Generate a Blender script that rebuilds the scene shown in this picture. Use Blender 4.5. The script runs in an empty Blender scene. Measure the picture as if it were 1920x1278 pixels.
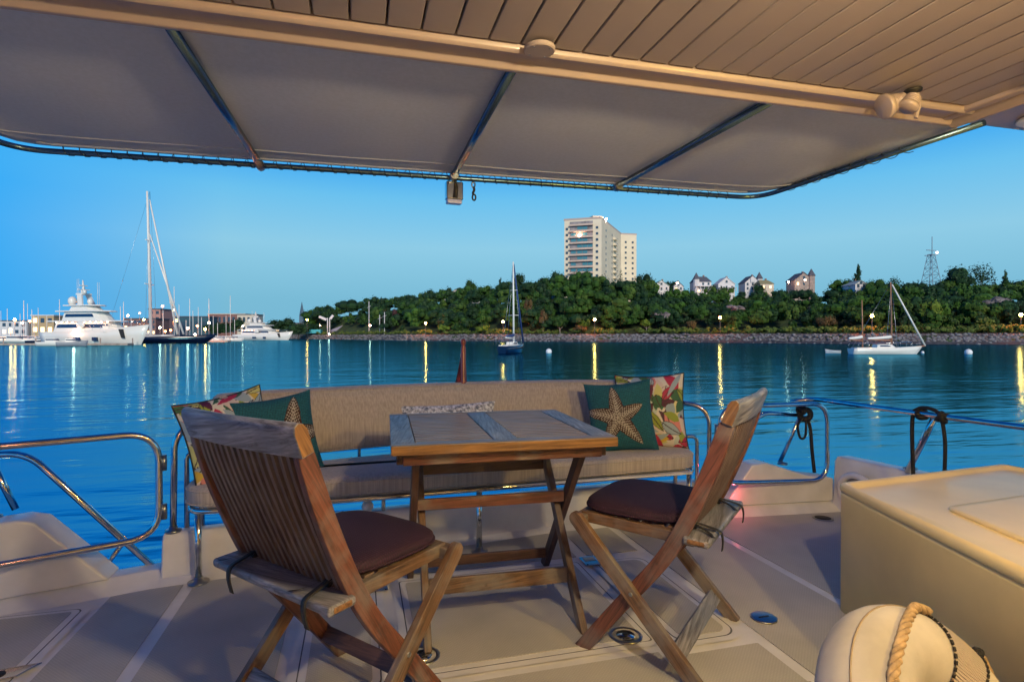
import bpy, bmesh, math, random
from mathutils import Vector, Matrix
R = math.radians
C = bpy.context.scene.collection
scene = bpy.context.scene

# ------------------------------------------------------------------ camera, sky, light, exposure
CAMH = 1.12                      # eye height above the aft deck (deck is z = 0, water is z = WZ)
WZ = -1.30
FPX, CX, HORV = 1067.0, 960.0, 629.5
YAW = math.atan((960 - 673) / FPX)
cam_d = bpy.data.cameras.new('camera'); cam = bpy.data.objects.new('camera', cam_d); C.objects.link(cam)
cam_d.sensor_width = 36; cam_d.lens = 36 * FPX / 1920
cam_d.clip_start = 0.05; cam_d.clip_end = 12000
cam.location = (0, 0, CAMH)
cam.rotation_euler = (R(90) + math.atan((HORV - 639) / FPX), 0, -YAW)
scene.camera = cam
scene.view_settings.view_transform = 'Standard'; scene.view_settings.look = 'None'
scene.view_settings.exposure = 0.68; scene.view_settings.gamma = 1.0
scene.cycles.max_bounces = 6; scene.cycles.diffuse_bounces = 3; scene.cycles.glossy_bounces = 4
scene.cycles.sample_clamp_indirect = 4.0
scene.cycles.use_denoising = True

world = bpy.data.worlds.new("World"); scene.world = world; world.use_nodes = True
wn = world.node_tree.nodes; wl = world.node_tree.links
for n in list(wn): wn.remove(n)
w_out = wn.new('ShaderNodeOutputWorld'); bgd = wn.new('ShaderNodeBackground'); bgn = wn.new('ShaderNodeBackground')
addn = wn.new('ShaderNodeAddShader')
sky = wn.new('ShaderNodeTexSky'); sky.sky_type = 'NISHITA'; sky.sun_disc = False
sky.sun_elevation = R(2.0); sky.sun_rotation = R(200); sky.air_density = 1.5; sky.ozone_density = 5.0
wl.new(sky.outputs[0], bgn.inputs[0]); bgn.inputs[1].default_value = 0.008
tcw = wn.new('ShaderNodeTexCoord'); sepw = wn.new('ShaderNodeSeparateXYZ'); rampw = wn.new('ShaderNodeValToRGB')
wl.new(tcw.outputs['Generated'], sepw.inputs[0]); wl.new(sepw.outputs['Z'], rampw.inputs[0])
el = rampw.color_ramp.elements
el[0].position = 0.0; el[0].color = (0.16, 0.42, 0.58, 1)
el[1].position = 1.0; el[1].color = (0.003, 0.04, 0.22, 1)
for p_, c_ in ((0.06, (0.17, 0.44, 0.60, 1)), (0.15, (0.24, 0.53, 0.70, 1)), (0.23, (0.13, 0.47, 0.76, 1)), (0.30, (0.006, 0.31, 0.80, 1)), (0.39, (0.002, 0.05, 0.20, 1)), (0.6, (0.002, 0.06, 0.25, 1))):
    e = el.new(p_); e.color = c_
# bluer towards the port side of the sky
mixw = wn.new('ShaderNodeMix'); mixw.data_type = 'RGBA'
mr = wn.new('ShaderNodeMapRange'); mr.inputs[1].default_value = -0.20; mr.inputs[2].default_value = -0.52
wl.new(sepw.outputs['X'], mr.inputs[0]); mz = wn.new('ShaderNodeMapRange'); mz.inputs[1].default_value = 0.20; mz.inputs[2].default_value = 0.42; mz.inputs[3].default_value = 1; mz.inputs[4].default_value = 0
wl.new(sepw.outputs['Z'], mz.inputs[0]); mm_ = wn.new('ShaderNodeMath'); mm_.operation = 'MULTIPLY'; wl.new(mr.outputs[0], mm_.inputs[0]); wl.new(mz.outputs[0], mm_.inputs[1]); wl.new(mm_.outputs[0], mixw.inputs[0])
wl.new(rampw.outputs[0], mixw.inputs[6]); mixw.inputs[7].default_value = (0.0, 0.33, 0.84, 1)
wl.new(mixw.outputs[2], bgd.inputs[0]); bgd.inputs[1].default_value = 0.70
wl.new(bgd.outputs[0], addn.inputs[0]); wl.new(bgn.outputs[0], addn.inputs[1]); wl.new(addn.outputs[0], w_out.inputs[0])

sun_d = bpy.data.lights.new('sun', 'SUN'); sun_d.energy = 1.8; sun_d.angle = R(12); sun_d.color = (1.0, 0.86, 0.68)
sun = bpy.data.objects.new('sun', sun_d); C.objects.link(sun); sun.rotation_euler = (R(66), 0, R(-4))

# ------------------------------------------------------------------ tagging helpers
def tag(o, label=None, cat=None, group=None, kind=None):
    if label: o['label'] = label
    if cat: o['category'] = cat
    if group: o['group'] = group
    if kind: o['kind'] = kind
    return o
def empty(name, loc=(0, 0, 0), rz=0.0, label=None, cat=None, group=None):
    o = bpy.data.objects.new(name, None); C.objects.link(o); o.empty_display_size = 0.1
    o.location = loc; o.rotation_euler = (0, 0, rz)
    return tag(o, label, cat, group)
def copy_tree(o, parent=None):
    c = o.copy(); C.objects.link(c)
    if parent is not None: c.parent = parent
    for ch in o.children: copy_tree(ch, c)
    return c
def at(u, D, z=None, v=None):
    """world point seen at photo column u at depth D along the view axis"""
    xc = (u - CX) / FPX * D
    c, s = math.cos(YAW), math.sin(YAW)
    if z is None: z = CAMH - (v - HORV) * D / FPX
    return Vector((xc * c + D * s, D * c - xc * s, z))
VIEWR = -YAW     # rotation that faces things square to the view axis

# ------------------------------------------------------------------ mesh builder
def fillet(pts, r, n=6, closed=False):
    pts = [Vector(p) for p in pts]; out = []
    N = len(pts)
    for i, p in enumerate(pts):
        if not closed and i in (0, N - 1): out.append(p); continue
        a = pts[(i - 1) % N] - p; b = pts[(i + 1) % N] - p
        rr = r[i] if isinstance(r, (list, tuple)) else r
        d = min(rr, a.length * 0.49, b.length * 0.49)
        p0 = p + a.normalized() * d; p1 = p + b.normalized() * d
        for k in range(n + 1):
            t = k / n
            out.append(p0 * (1 - t) ** 2 + p * 2 * t * (1 - t) + p1 * t * t)
    return out
def catmull(pts, n=6):
    pts = [Vector(p) for p in pts]; out = []
    for i in range(len(pts) - 1):
        p0 = pts[max(i - 1, 0)]; p1 = pts[i]; p2 = pts[i + 1]; p3 = pts[min(i + 2, len(pts) - 1)]
        for k in range(n):
            t = k / n
            out.append(0.5 * ((2 * p1) + (p2 - p0) * t + (2 * p0 - 5 * p1 + 4 * p2 - p3) * t * t + (3 * p1 - p0 - 3 * p2 + p3) * t ** 3))
    out.append(pts[-1]); return out

class MB:
    def __init__(s): s.v = []; s.f = []; s.sm = []
    def add(s, vs, fs, smooth=False):
        b = len(s.v); s.v += [tuple(v) for v in vs]
        for f in fs: s.f.append(tuple(i + b for i in f)); s.sm.append(smooth)
        return s
    def box(s, c, size, rot=None):
        hx, hy, hz = size[0] / 2, size[1] / 2, size[2] / 2
        vs = [Vector((x * hx, y * hy, z * hz)) for x in (-1, 1) for y in (-1, 1) for z in (-1, 1)]
        if rot is not None: vs = [rot @ v for v in vs]
        c = Vector(c); vs = [v + c for v in vs]
        return s.add(vs, [(0, 1, 3, 2), (4, 6, 7, 5), (0, 4, 5, 1), (2, 3, 7, 6), (0, 2, 6, 4), (1, 5, 7, 3)])
    def beam(s, a, b, w, h, up=(0, 0, 1)):
        """rectangular bar from a to b, w across, h along up"""
        a = Vector(a); b = Vector(b); d = (b - a).normalized(); up = Vector(up)
        side = d.cross(up).normalized(); u = side.cross(d).normalized()
        vs = []
        for p in (a, b):
            for i, j in ((-1, -1), (1, -1), (1, 1), (-1, 1)): vs.append(p + side * i * w / 2 + u * j * h / 2)
        return s.add(vs, [(3, 2, 1, 0), (4, 5, 6, 7), (0, 1, 5, 4), (1, 2, 6, 5), (2, 3, 7, 6), (3, 0, 4, 7)])
    def tube(s, pts, r, n=12, closed=False, cap=True):
        pts = [Vector(p) for p in pts]; N = len(pts); rings = []
        if N < 2: return s
        t0 = (pts[1] - pts[0]).normalized()
        ref = Vector((0, 0, 1)) if abs(t0.z) < 0.9 else Vector((1, 0, 0))
        nrm = (ref - t0 * ref.dot(t0)).normalized(); base = len(s.v)
        vs = []
        for i, p in enumerate(pts):
            if closed: t = (pts[(i + 1) % N] - pts[(i - 1) % N])
            else: t = pts[min(i + 1, N - 1)] - pts[max(i - 1, 0)]
            if t.length < 1e-9: t = t0.copy()
            t.normalize(); nrm = (nrm - t * nrm.dot(t))
            if nrm.length < 1e-6: nrm = t.orthogonal()
            nrm.normalize(); bn = t.cross(nrm)
            rr = r[i] if isinstance(r, (list, tuple)) else r
            for k in range(n):
                a = 2 * math.pi * k / n
                vs.append(p + (nrm * math.cos(a) + bn * math.sin(a)) * rr)
        fs = []
        M = N if closed else N - 1
        for i in range(M):
            j = (i + 1) % N
            for k in range(n):
                k2 = (k + 1) % n
                fs.append((i * n + k, i * n + k2, j * n + k2, j * n + k))
        s.add(vs, fs, True)
        if not closed and cap:
            s.add([], [])
            b = base
            s.f.append(tuple(b + k for k in reversed(range(n)))); s.sm.append(False)
            s.f.append(tuple(b + (N - 1) * n + k for k in range(n))); s.sm.append(False)
        return s
    def lathe(s, prof, c=(0, 0, 0), n=20, rot=None, smooth=True):
        c = Vector(c); vs = []
        for r_, z in prof:
            for k in range(n):
                a = 2 * math.pi * k / n; v = Vector((r_ * math.cos(a), r_ * math.sin(a), z))
                if rot is not None: v = rot @ v
                vs.append(v + c)
        fs = []
        for i in range(len(prof) - 1):
            for k in range(n):
                k2 = (k + 1) % n; fs.append((i * n + k, i * n + k2, (i + 1) * n + k2, (i + 1) * n + k))
        fs.append(tuple(reversed(range(n)))); fs.append(tuple((len(prof) - 1) * n + k for k in range(n)))
        return s.add(vs, fs, smooth)
    def sphere(s, c, r, n=12, sc=(1, 1, 1)):
        prof = [(max(1e-4, math.sin(math.pi * i / n)) * r, -math.cos(math.pi * i / n) * r) for i in range(n + 1)]
        rot = Matrix.Diagonal(Vector(sc))
        return s.lathe(prof, c, n=n * 2, rot=rot)
    def prism(s, poly, z0, z1, xf=None):
        """extrude plan polygon (ccw) from z0 to z1; xf maps (x,y,z)->Vector"""
        n = len(poly); xf = xf or (lambda x, y, z: Vector((x, y, z)))
        vs = [xf(p[0], p[1], z0) for p in poly] + [xf(p[0], p[1], z1) for p in poly]
        fs = [tuple(reversed(range(n))), tuple(range(n, 2 * n))] + [(i, (i + 1) % n, (i + 1) % n + n, i + n) for i in range(n)]
        return s.add(vs, fs)
    def loft(s, secs, smooth=True, cap=True):
        n = len(secs[0]); vs = [v for q in secs for v in q]; fs = []
        for i in range(len(secs) - 1):
            for k in range(n):
                k2 = (k + 1) % n; fs.append((i * n + k, i * n + k2, (i + 1) * n + k2, (i + 1) * n + k))
        s.add(vs, fs, smooth); b = len(s.v) - len(vs)
        if cap:
            s.f.append(tuple(b + k for k in reversed(range(n)))); s.sm.append(False)
            s.f.append(tuple(b + (len(secs) - 1) * n + k for k in range(n))); s.sm.append(False)
        return s
    def grid(s, fn, nu, nv, smooth=True):
        vs = [fn(i / nu, j / nv) for i in range(nu + 1) for j in range(nv + 1)]
        fs = [(i * (nv + 1) + j, (i + 1) * (nv + 1) + j, (i + 1) * (nv + 1) + j + 1, i * (nv + 1) + j + 1) for i in range(nu) for j in range(nv)]
        return s.add(vs, fs, smooth)
    def build(s, name, mat, parent=None, bevel=0, seg=2, fix=True, loc=None, grain=None):
        me = bpy.data.meshes.new(name); me.from_pydata(s.v, [], s.f); me.update()
        me.polygons.foreach_set('use_smooth', s.sm)
        if fix:
            bm = bmesh.new(); bm.from_mesh(me); bmesh.ops.recalc_face_normals(bm, faces=bm.faces); bm.to_mesh(me); bm.free()
        o = bpy.data.objects.new(name, me); C.objects.link(o)
        if mat is not None: me.materials.append(mat)
        if parent is not None: o.parent = parent
        if loc: o.location = loc
        if mat is not None and mat.get('grain'):
            vs = [v.co for v in me.vertices]
            if grain is not None: ax_ = Vector(grain)
            else:
                c0 = vs[0]; a_ = max(vs, key=lambda q: (q - c0).length); b__ = max(vs, key=lambda q: (q - a_).length); ax_ = (b__ - a_)
            ax_ = ax_.normalized(); t1 = ax_.orthogonal().normalized(); t2 = ax_.cross(t1); off_ = (len(bpy.data.meshes) * 0.737) % 7
            at_ = me.attributes.new('grain', 'FLOAT_VECTOR', 'POINT'); dat = []
            for q in vs: dat += [q.dot(ax_) + off_, q.dot(t1) + off_ * .37, q.dot(t2) + off_ * .61]
            at_.data.foreach_set('vector', dat)
        if bevel:
            m = o.modifiers.new('b', 'BEVEL'); m.width = bevel; m.segments = seg; m.limit_method = 'ANGLE'; m.angle_limit = R(35)
            m.harden_normals = False
            for p in me.polygons: p.use_smooth = True
            m2 = o.modifiers.new('w', 'WEIGHTED_NORMAL'); m2.keep_sharp = True
        return o
def rrect(x0, y0, x1, y1, r, n=6):
    out = []
    for cx, cy, a0 in ((x1 - r, y1 - r, 0), (x0 + r, y1 - r, 90), (x0 + r, y0 + r, 180), (x1 - r, y0 + r, 270)):
        for k in range(n + 1):
            a = R(a0 + 90 * k / n); out.append((cx + r * math.cos(a), cy + r * math.sin(a)))
    return out

# ------------------------------------------------------------------ materials
def mat(name, col, rough=0.5, metal=0.0, spec=0.5, coat=0.0, noise=None, bump=None, emit=None, sub=None, sheen=0.0, coords='Object'):
    """noise=(scale, amount, (stretch xyz)) brightness mottling; bump=(scale, strength, distance, stretch)"""
    m = bpy.data.materials.new(name); m.use_nodes = True
    nt = m.node_tree; b = nt.nodes['Principled BSDF']; L = nt.links
    b.inputs['Base Color'].default_value = (*col, 1); b.inputs['Roughness'].default_value = rough
    b.inputs['Metallic'].default_value = metal; b.inputs['Specular IOR Level'].default_value = spec
    b.inputs['Coat Weight'].default_value = coat; b.inputs['Coat Roughness'].default_value = 0.15
    b.inputs['Sheen Weight'].default_value = sheen
    tc = nt.nodes.new('ShaderNodeTexCoord')
    def mapped(st):
        mp = nt.nodes.new('ShaderNodeMapping'); mp.inputs['Scale'].default_value = st; L.new(tc.outputs[coords], mp.inputs[0]); return mp
    if noise:
        mp = mapped(noise[2] if len(noise) > 2 else (1, 1, 1))
        nz = nt.nodes.new('ShaderNodeTexNoise'); nz.inputs['Scale'].default_value = noise[0]; nz.inputs['Detail'].default_value = 5
        L.new(mp.outputs[0], nz.inputs[0])
        rp = nt.nodes.new('ShaderNodeValToRGB'); a = noise[1]
        rp.color_ramp.elements[0].position = 0.3; rp.color_ramp.elements[1].position = 0.7
        rp.color_ramp.elements[0].color = (*[max(0, c * (1 - a)) for c in col], 1); rp.color_ramp.elements[1].color = (*[min(1, c * (1 + a)) for c in col], 1)
        if len(noise) > 3: rp.color_ramp.elements[1].color = (*noise[3], 1)
        L.new(nz.outputs[0], rp.inputs[0]); L.new(rp.outputs[0], b.inputs['Base Color'])
    if bump:
        mp = mapped(bump[3] if len(bump) > 3 else (1, 1, 1))
        nz = nt.nodes.new('ShaderNodeTexNoise'); nz.inputs['Scale'].default_value = bump[0]; nz.inputs['Detail'].default_value = 3
        L.new(mp.outputs[0], nz.inputs[0])
        bp = nt.nodes.new('ShaderNodeBump'); bp.inputs['Strength'].default_value = bump[1]; bp.inputs['Distance'].default_value = bump[2]
        L.new(nz.outputs[0], bp.inputs['Height']); L.new(bp.outputs[0], b.inputs['Normal'])
    if emit:
        b.inputs['Emission Color'].default_value = (*emit[0], 1); b.inputs['Emission Strength'].default_value = emit[1]
    return m

def wood(name, c_dark, c_light, weather=0.0, c_grey=(0.30, 0.30, 0.31), rough=0.5, axis=0):
    """teak: stretched grain along one axis plus silver-grey patches"""
    m = bpy.data.materials.new(name); m.use_nodes = True; nt = m.node_tree; b = nt.nodes['Principled BSDF']; L = nt.links
    m['grain'] = 1
    tc = nt.nodes.new('ShaderNodeAttribute'); tc.attribute_name = 'grain'; mp = nt.nodes.new('ShaderNodeMapping')
    mp.inputs['Scale'].default_value = (2.2, 42, 42)
    L.new(tc.outputs['Vector'], mp.inputs[0])
    nz = nt.nodes.new('ShaderNodeTexNoise'); nz.inputs['Scale'].default_value = 2.0; nz.inputs['Detail'].default_value = 7; nz.inputs['Roughness'].default_value = 0.65; nz.inputs['Distortion'].default_value = 0.6
    L.new(mp.outputs[0], nz.inputs[0])
    rp = nt.nodes.new('ShaderNodeValToRGB'); rp.color_ramp.elements[0].position = 0.36; rp.color_ramp.elements[1].position = 0.66
    rp.color_ramp.elements[0].color = (*c_dark, 1); rp.color_ramp.elements[1].color = (*c_light, 1)
    L.new(nz.outputs[0], rp.inputs[0])
    n2 = nt.nodes.new('ShaderNodeTexNoise'); n2.inputs['Scale'].default_value = 9; n2.inputs['Detail'].default_value = 6
    L.new(tc.outputs['Vector'], n2.inputs[0])
    ma = nt.nodes.new('ShaderNodeMapRange'); ma.inputs[1].default_value = 0.62 - weather * 0.5; ma.inputs[2].default_value = 0.80 - weather * 0.45
    ma.inputs[3].default_value = 0; ma.inputs[4].default_value = min(1, 0.3 + weather)
    L.new(n2.outputs[0], ma.inputs[0])
    gm = nt.nodes.new('ShaderNodeMix'); gm.data_type = 'RGBA'; gm.blend_type = 'MULTIPLY'; gm.inputs[0].default_value = 0.8
    gm.inputs[6].default_value = (*c_grey, 1); L.new(rp.outputs[0], gm.inputs[7])
    gs = nt.nodes.new('ShaderNodeMix'); gs.data_type = 'RGBA'; gs.inputs[0].default_value = 0.5
    L.new(gm.outputs[2], gs.inputs[6]); gs.inputs[7].default_value = (*c_grey, 1)
    mx = nt.nodes.new('ShaderNodeMix'); mx.data_type = 'RGBA'
    L.new(ma.outputs[0], mx.inputs[0]); L.new(rp.outputs[0], mx.inputs[6]); L.new(gs.outputs[2], mx.inputs[7])
    # dark stains and knots
    vo = nt.nodes.new('ShaderNodeTexVoronoi'); vo.inputs['Scale'].default_value = 14; L.new(tc.outputs['Vector'], vo.inputs[0])
    vr = nt.nodes.new('ShaderNodeMapRange'); vr.inputs[1].default_value = 0.0; vr.inputs[2].default_value = 0.13; vr.inputs[3].default_value = 0.55; vr.inputs[4].default_value = 1
    L.new(vo.outputs['Distance'], vr.inputs[0])
    mu = nt.nodes.new('ShaderNodeMix'); mu.data_type = 'RGBA'; mu.blend_type = 'MULTIPLY'; mu.inputs[0].default_value = 1
    L.new(mx.outputs[2], mu.inputs[6]); L.new(vr.outputs[0], mu.inputs[7]); L.new(mu.outputs[2], b.inputs['Base Color'])
    b.inputs['Roughness'].default_value = rough; b.inputs['Specular IOR Level'].default_value = 0.6
    bp = nt.nodes.new('ShaderNodeBump'); bp.inputs['Strength'].default_value = 0.35; bp.inputs['Distance'].default_value = 0.002
    L.new(nz.outputs[0], bp.inputs['Height']); L.new(bp.outputs[0], b.inputs['Normal'])
    return m

STEEL = mat('steel', (0.62, 0.64, 0.66), 0.10, 1.0, noise=(30, 0.12))
STEELD = mat('steel_dark', (0.30, 0.32, 0.35), 0.3, 1.0)
GEL = mat('gelcoat', (0.70, 0.70, 0.73), 0.34, 0, 0.5, coat=0.3, noise=(5.5, 0.12), bump=(9, 0.08, 0.01))
GELC = mat('gelcoat_cream', (0.86, 0.68, 0.34), 0.33, 0, 0.5, coat=0.25, noise=(3.5, 0.10), bump=(180, 0.08, 0.001))
PLANK = mat('headliner', (0.35, 0.295, 0.285), 0.45, 0, 0.4, noise=(3, 0.05), bump=(60, 0.06, 0.001))
TRIMC = mat('roof_moulding', (0.33, 0.265, 0.25), 0.35, 0, 0.5, coat=0.3, noise=(3, 0.05))
BLACK = mat('black_rubber', (0.012, 0.012, 0.014), 0.6)
BLACKROPE = mat('black_rope', (0.010, 0.010, 0.014), 0.8, bump=(120, 0.6, 0.004))
DARKH = mat('dark_hole', (0.01, 0.012, 0.02), 0.8)
TEAK_RED = wood('teak_red', (0.05, 0.018, 0.013), (0.21, 0.075, 0.05), 0.26, axis=1)
TEAK = wood('teak_warm', (0.055, 0.03, 0.017), (0.22, 0.125, 0.07), 0.38, axis=2)
TEAK_TOP = wood('teak_weathered', (0.11, 0.075, 0.06), (0.28, 0.21, 0.18), 0.35, (0.26, 0.26, 0.30), rough=0.36, axis=0)
TEAK_GREY = wood('teak_silver', (0.055, 0.05, 0.06), (0.36, 0.36, 0.41), 0.35, (0.20, 0.23, 0.30), rough=0.42, axis=0)
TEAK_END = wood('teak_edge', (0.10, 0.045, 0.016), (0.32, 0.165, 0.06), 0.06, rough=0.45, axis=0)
TEAK_SLAT = wood('teak_slat', (0.05, 0.03, 0.025), (0.18, 0.125, 0.105), 0.35, (0.24, 0.21, 0.20), axis=2)
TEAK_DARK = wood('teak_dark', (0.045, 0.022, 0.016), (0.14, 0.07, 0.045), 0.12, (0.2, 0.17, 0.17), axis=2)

# woven upholstery for the settee: fine vertical slub
def weave(name, c1, c2, sx, sz, rough=0.85, bs=0.3):
    m = bpy.data.materials.new(name); m.use_nodes = True; nt = m.node_tree; b = nt.nodes['Principled BSDF']; L = nt.links
    tc = nt.nodes.new('ShaderNodeTexCoord')
    outs = []
    for st in ((sx, sx, sz), (sz, sz, sx)):
        mp = nt.nodes.new('ShaderNodeMapping'); mp.inputs['Scale'].default_value = st; L.new(tc.outputs['Object'], mp.inputs[0])
        nz = nt.nodes.new('ShaderNodeTexNoise'); nz.inputs['Scale'].default_value = 1.0; nz.inputs['Detail'].default_value = 3; L.new(mp.outputs[0], nz.inputs[0]); outs.append(nz)
    ad = nt.nodes.new('ShaderNodeMath'); ad.operation = 'MULTIPLY_ADD'; ad.inputs[1].default_value = 0.85
    L.new(outs[0].outputs[0], ad.inputs[0])
    m2 = nt.nodes.new('ShaderNodeMath'); m2.operation = 'MULTIPLY'; m2.inputs[1].default_value = 0.15; L.new(outs[1].outputs[0], m2.inputs[0]); L.new(m2.outputs[0], ad.inputs[2])
    rp = nt.nodes.new('ShaderNodeValToRGB'); rp.color_ramp.elements[0].position = 0.36; rp.color_ramp.elements[1].position = 0.64
    rp.color_ramp.elements[0].color = (*c1, 1); rp.color_ramp.elements[1].color = (*c2, 1)
    L.new(ad.outputs[0], rp.inputs[0]); L.new(rp.outputs[0], b.inputs['Base Color']); b.inputs['Roughness'].default_value = rough
    b.inputs['Sheen Weight'].default_value = 0.2
    bp = nt.nodes.new('ShaderNodeBump'); bp.inputs['Strength'].default_value = bs; bp.inputs['Distance'].default_value = 0.002
    L.new(ad.outputs[0], bp.inputs['Height']); L.new(bp.outputs[0], b.inputs['Normal'])
    return m
UPH = weave('settee_fabric', (0.37, 0.32, 0.285), (0.50, 0.44, 0.395), 110, 1.5, .85, .10)
AWN = weave('awning_canvas', (0.40, 0.46, 0.64), (0.44, 0.50, 0.69), 70, 50, 0.9, 0.12)
GREYWEAVE = weave('lumbar_fabric', (0.12, 0.14, 0.20), (0.78, 0.80, 0.86), 60, 60, 0.9)
CANVAS = mat('cream_canvas', (0.47, 0.44, 0.42), 0.75, noise=(7, 0.22), bump=(140, 0.15, 0.002))
ROPE = mat('tan_rope', (0.40, 0.28, 0.16), 0.85, noise=(60, 0.3), bump=(200, 0.5, 0.002))

def maroon():
    m = bpy.data.materials.new('maroon_mesh_cloth'); m.use_nodes = True; nt = m.node_tree; b = nt.nodes['Principled BSDF']; L = nt.links
    tc = nt.nodes.new('ShaderNodeTexCoord'); w = []
    for d in ('X', 'Y'):
        wv = nt.nodes.new('ShaderNodeTexWave'); wv.bands_direction = d; wv.inputs['Scale'].default_value = 40; L.new(tc.outputs['Object'], wv.inputs[0]); w.append(wv)
    mm = nt.nodes.new('ShaderNodeMath'); mm.operation = 'MULTIPLY'; L.new(w[0].outputs['Fac'], mm.inputs[0]); L.new(w[1].outputs['Fac'], mm.inputs[1])
    rp = nt.nodes.new('ShaderNodeValToRGB'); rp.color_ramp.elements[0].color = (0.015, 0.004, 0.016, 1); rp.color_ramp.elements[1].color = (0.042, 0.008, 0.036, 1)
    L.new(mm.outputs[0], rp.inputs[0]); L.new(rp.outputs[0], b.inputs['Base Color']); b.inputs['Roughness'].default_value = 0.8
    bp = nt.nodes.new('ShaderNodeBump'); bp.inputs['Strength'].default_value = 0.5; bp.inputs['Distance'].default_value = 0.002; L.new(mm.outputs[0], bp.inputs['Height']); L.new(bp.outputs[0], b.inputs['Normal'])
    return m
MAROON = maroon()

def nonskid():
    # fine raised diamond tread
    m = bpy.data.materials.new('nonskid_paint'); m.use_nodes = True; nt = m.node_tree; b = nt.nodes['Principled BSDF']; L = nt.links
    tc = nt.nodes.new('ShaderNodeTexCoord'); mp = nt.nodes.new('ShaderNodeMapping'); mp.inputs['Rotation'].default_value = (0, 0, R(45)); L.new(tc.outputs['Object'], mp.inputs[0])
    w = []
    for d in ('X', 'Y'):
        wv = nt.nodes.new('ShaderNodeTexWave'); wv.bands_direction = d; wv.inputs['Scale'].default_value = 34; L.new(mp.outputs[0], wv.inputs[0]); w.append(wv)
    mm = nt.nodes.new('ShaderNodeMath'); mm.operation = 'MULTIPLY'; L.new(w[0].outputs['Fac'], mm.inputs[0]); L.new(w[1].outputs['Fac'], mm.inputs[1])
    nz = nt.nodes.new('ShaderNodeTexNoise'); nz.inputs['Scale'].default_value = 3; nz.inputs['Detail'].default_value = 6; L.new(tc.outputs['Object'], nz.inputs[0])
    ad = nt.nodes.new('ShaderNodeMath'); ad.operation = 'MULTIPLY_ADD'; ad.inputs[1].default_value = 0.28; L.new(mm.outputs[0], ad.inputs[0]); L.new(nz.outputs[0], ad.inputs[2])
    rp = nt.nodes.new('ShaderNodeValToRGB'); rp.color_ramp.elements[0].position = 0.3; rp.color_ramp.elements[1].position = 0.95
    rp.color_ramp.elements[0].color = (0.36, 0.36, 0.355, 1); rp.color_ramp.elements[1].color = (0.54, 0.53, 0.515, 1)
    L.new(ad.outputs[0], rp.inputs[0]); L.new(rp.outputs[0], b.inputs['Base Color']); b.inputs['Roughness'].default_value = 0.55
    bp = nt.nodes.new('ShaderNodeBump'); bp.inputs['Strength'].default_value = 0.5; bp.inputs['Distance'].default_value = 0.0015; L.new(mm.outputs[0], bp.inputs['Height']); L.new(bp.outputs[0], b.inputs['Normal'])
    return m
NONSKID = nonskid()

def water_mat():
    m = bpy.data.materials.new('harbour_water'); m.use_nodes = True; nt = m.node_tree; b = nt.nodes['Principled BSDF']; L = nt.links
    out = nt.nodes['Material Output']; nt.nodes.remove(b)
    df = nt.nodes.new('ShaderNodeBsdfDiffuse'); df.inputs['Color'].default_value = (0.0, 0.026, 0.06, 1)
    gs = nt.nodes.new('ShaderNodeBsdfAnisotropic'); gs.inputs['Color'].default_value = (0.11, 0.39, 0.54, 1); gs.inputs['Roughness'].default_value = 0.11
    fr_ = nt.nodes.new('ShaderNodeFresnel'); fr_.inputs['IOR'].default_value = 1.33; mxs = nt.nodes.new('ShaderNodeMixShader')
    L.new(fr_.outputs[0], mxs.inputs[0]); L.new(df.outputs[0], mxs.inputs[1]); L.new(gs.outputs[0], mxs.inputs[2]); L.new(mxs.outputs[0], out.inputs['Surface'])
    tc = nt.nodes.new('ShaderNodeTexCoord'); prev = None
    for sc_, dist, stx, rot in ((0.9, 0.042, 0.40, -15), (0.16, 0.07, 0.4, -20), (3.0, 0.005, 0.5, -10)):
        mp = nt.nodes.new('ShaderNodeMapping'); mp.inputs['Scale'].default_value = (stx, 1.5, 1); mp.inputs['Rotation'].default_value = (0, 0, R(-rot)); L.new(tc.outputs['Object'], mp.inputs[0])
        nz = nt.nodes.new('ShaderNodeTexNoise'); nz.inputs['Scale'].default_value = sc_; nz.inputs['Detail'].default_value = 3; L.new(mp.outputs[0], nz.inputs[0])
        bp = nt.nodes.new('ShaderNodeBump'); bp.inputs['Strength'].default_value = 1.0; bp.inputs['Distance'].default_value = dist; L.new(nz.outputs[0], bp.inputs['Height'])
        if prev: L.new(prev.outputs[0], bp.inputs['Normal'])
        prev = bp
    L.new(prev.outputs[0], gs.inputs['Normal']); L.new(prev.outputs[0], fr_.inputs['Normal'])
    return m
WATER = water_mat()

def foliage(name, dark, light, sc=0.12, extra=None):
    m = bpy.data.materials.new(name); m.use_nodes = True; nt = m.node_tree; b = nt.nodes['Principled BSDF']; L = nt.links
    geo = nt.nodes.new('ShaderNodeNewGeometry')
    nz = nt.nodes.new('ShaderNodeTexNoise'); nz.inputs['Scale'].default_value = sc; nz.inputs['Detail'].default_value = 4; L.new(geo.outputs['Position'], nz.inputs[0])
    rnd = nt.nodes.new('ShaderNodeMath'); rnd.operation = 'MULTIPLY_ADD'; rnd.inputs[1].default_value = 0.22
    L.new(geo.outputs['Random Per Island'], rnd.inputs[0]); 
    sb = nt.nodes.new('ShaderNodeMath'); sb.operation = 'SUBTRACT'; L.new(nz.outputs[0], sb.inputs[0]); sb.inputs[1].default_value = 0.10; L.new(sb.outputs[0], rnd.inputs[2])
    rp = nt.nodes.new('ShaderNodeValToRGB'); rp.color_ramp.elements[0].position = 0.30; rp.color_ramp.elements[1].position = 0.72
    rp.color_ramp.elements[0].color = (*dark, 1); rp.color_ramp.elements[1].color = (*light, 1)
    L.new(rnd.outputs[0], rp.inputs[0]); L.new(rp.outputs[0], b.inputs['Base Color'])
    b.inputs['Roughness'].default_value = 0.6; b.inputs['Specular IOR Level'].default_value = 0.25
    return m
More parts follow.
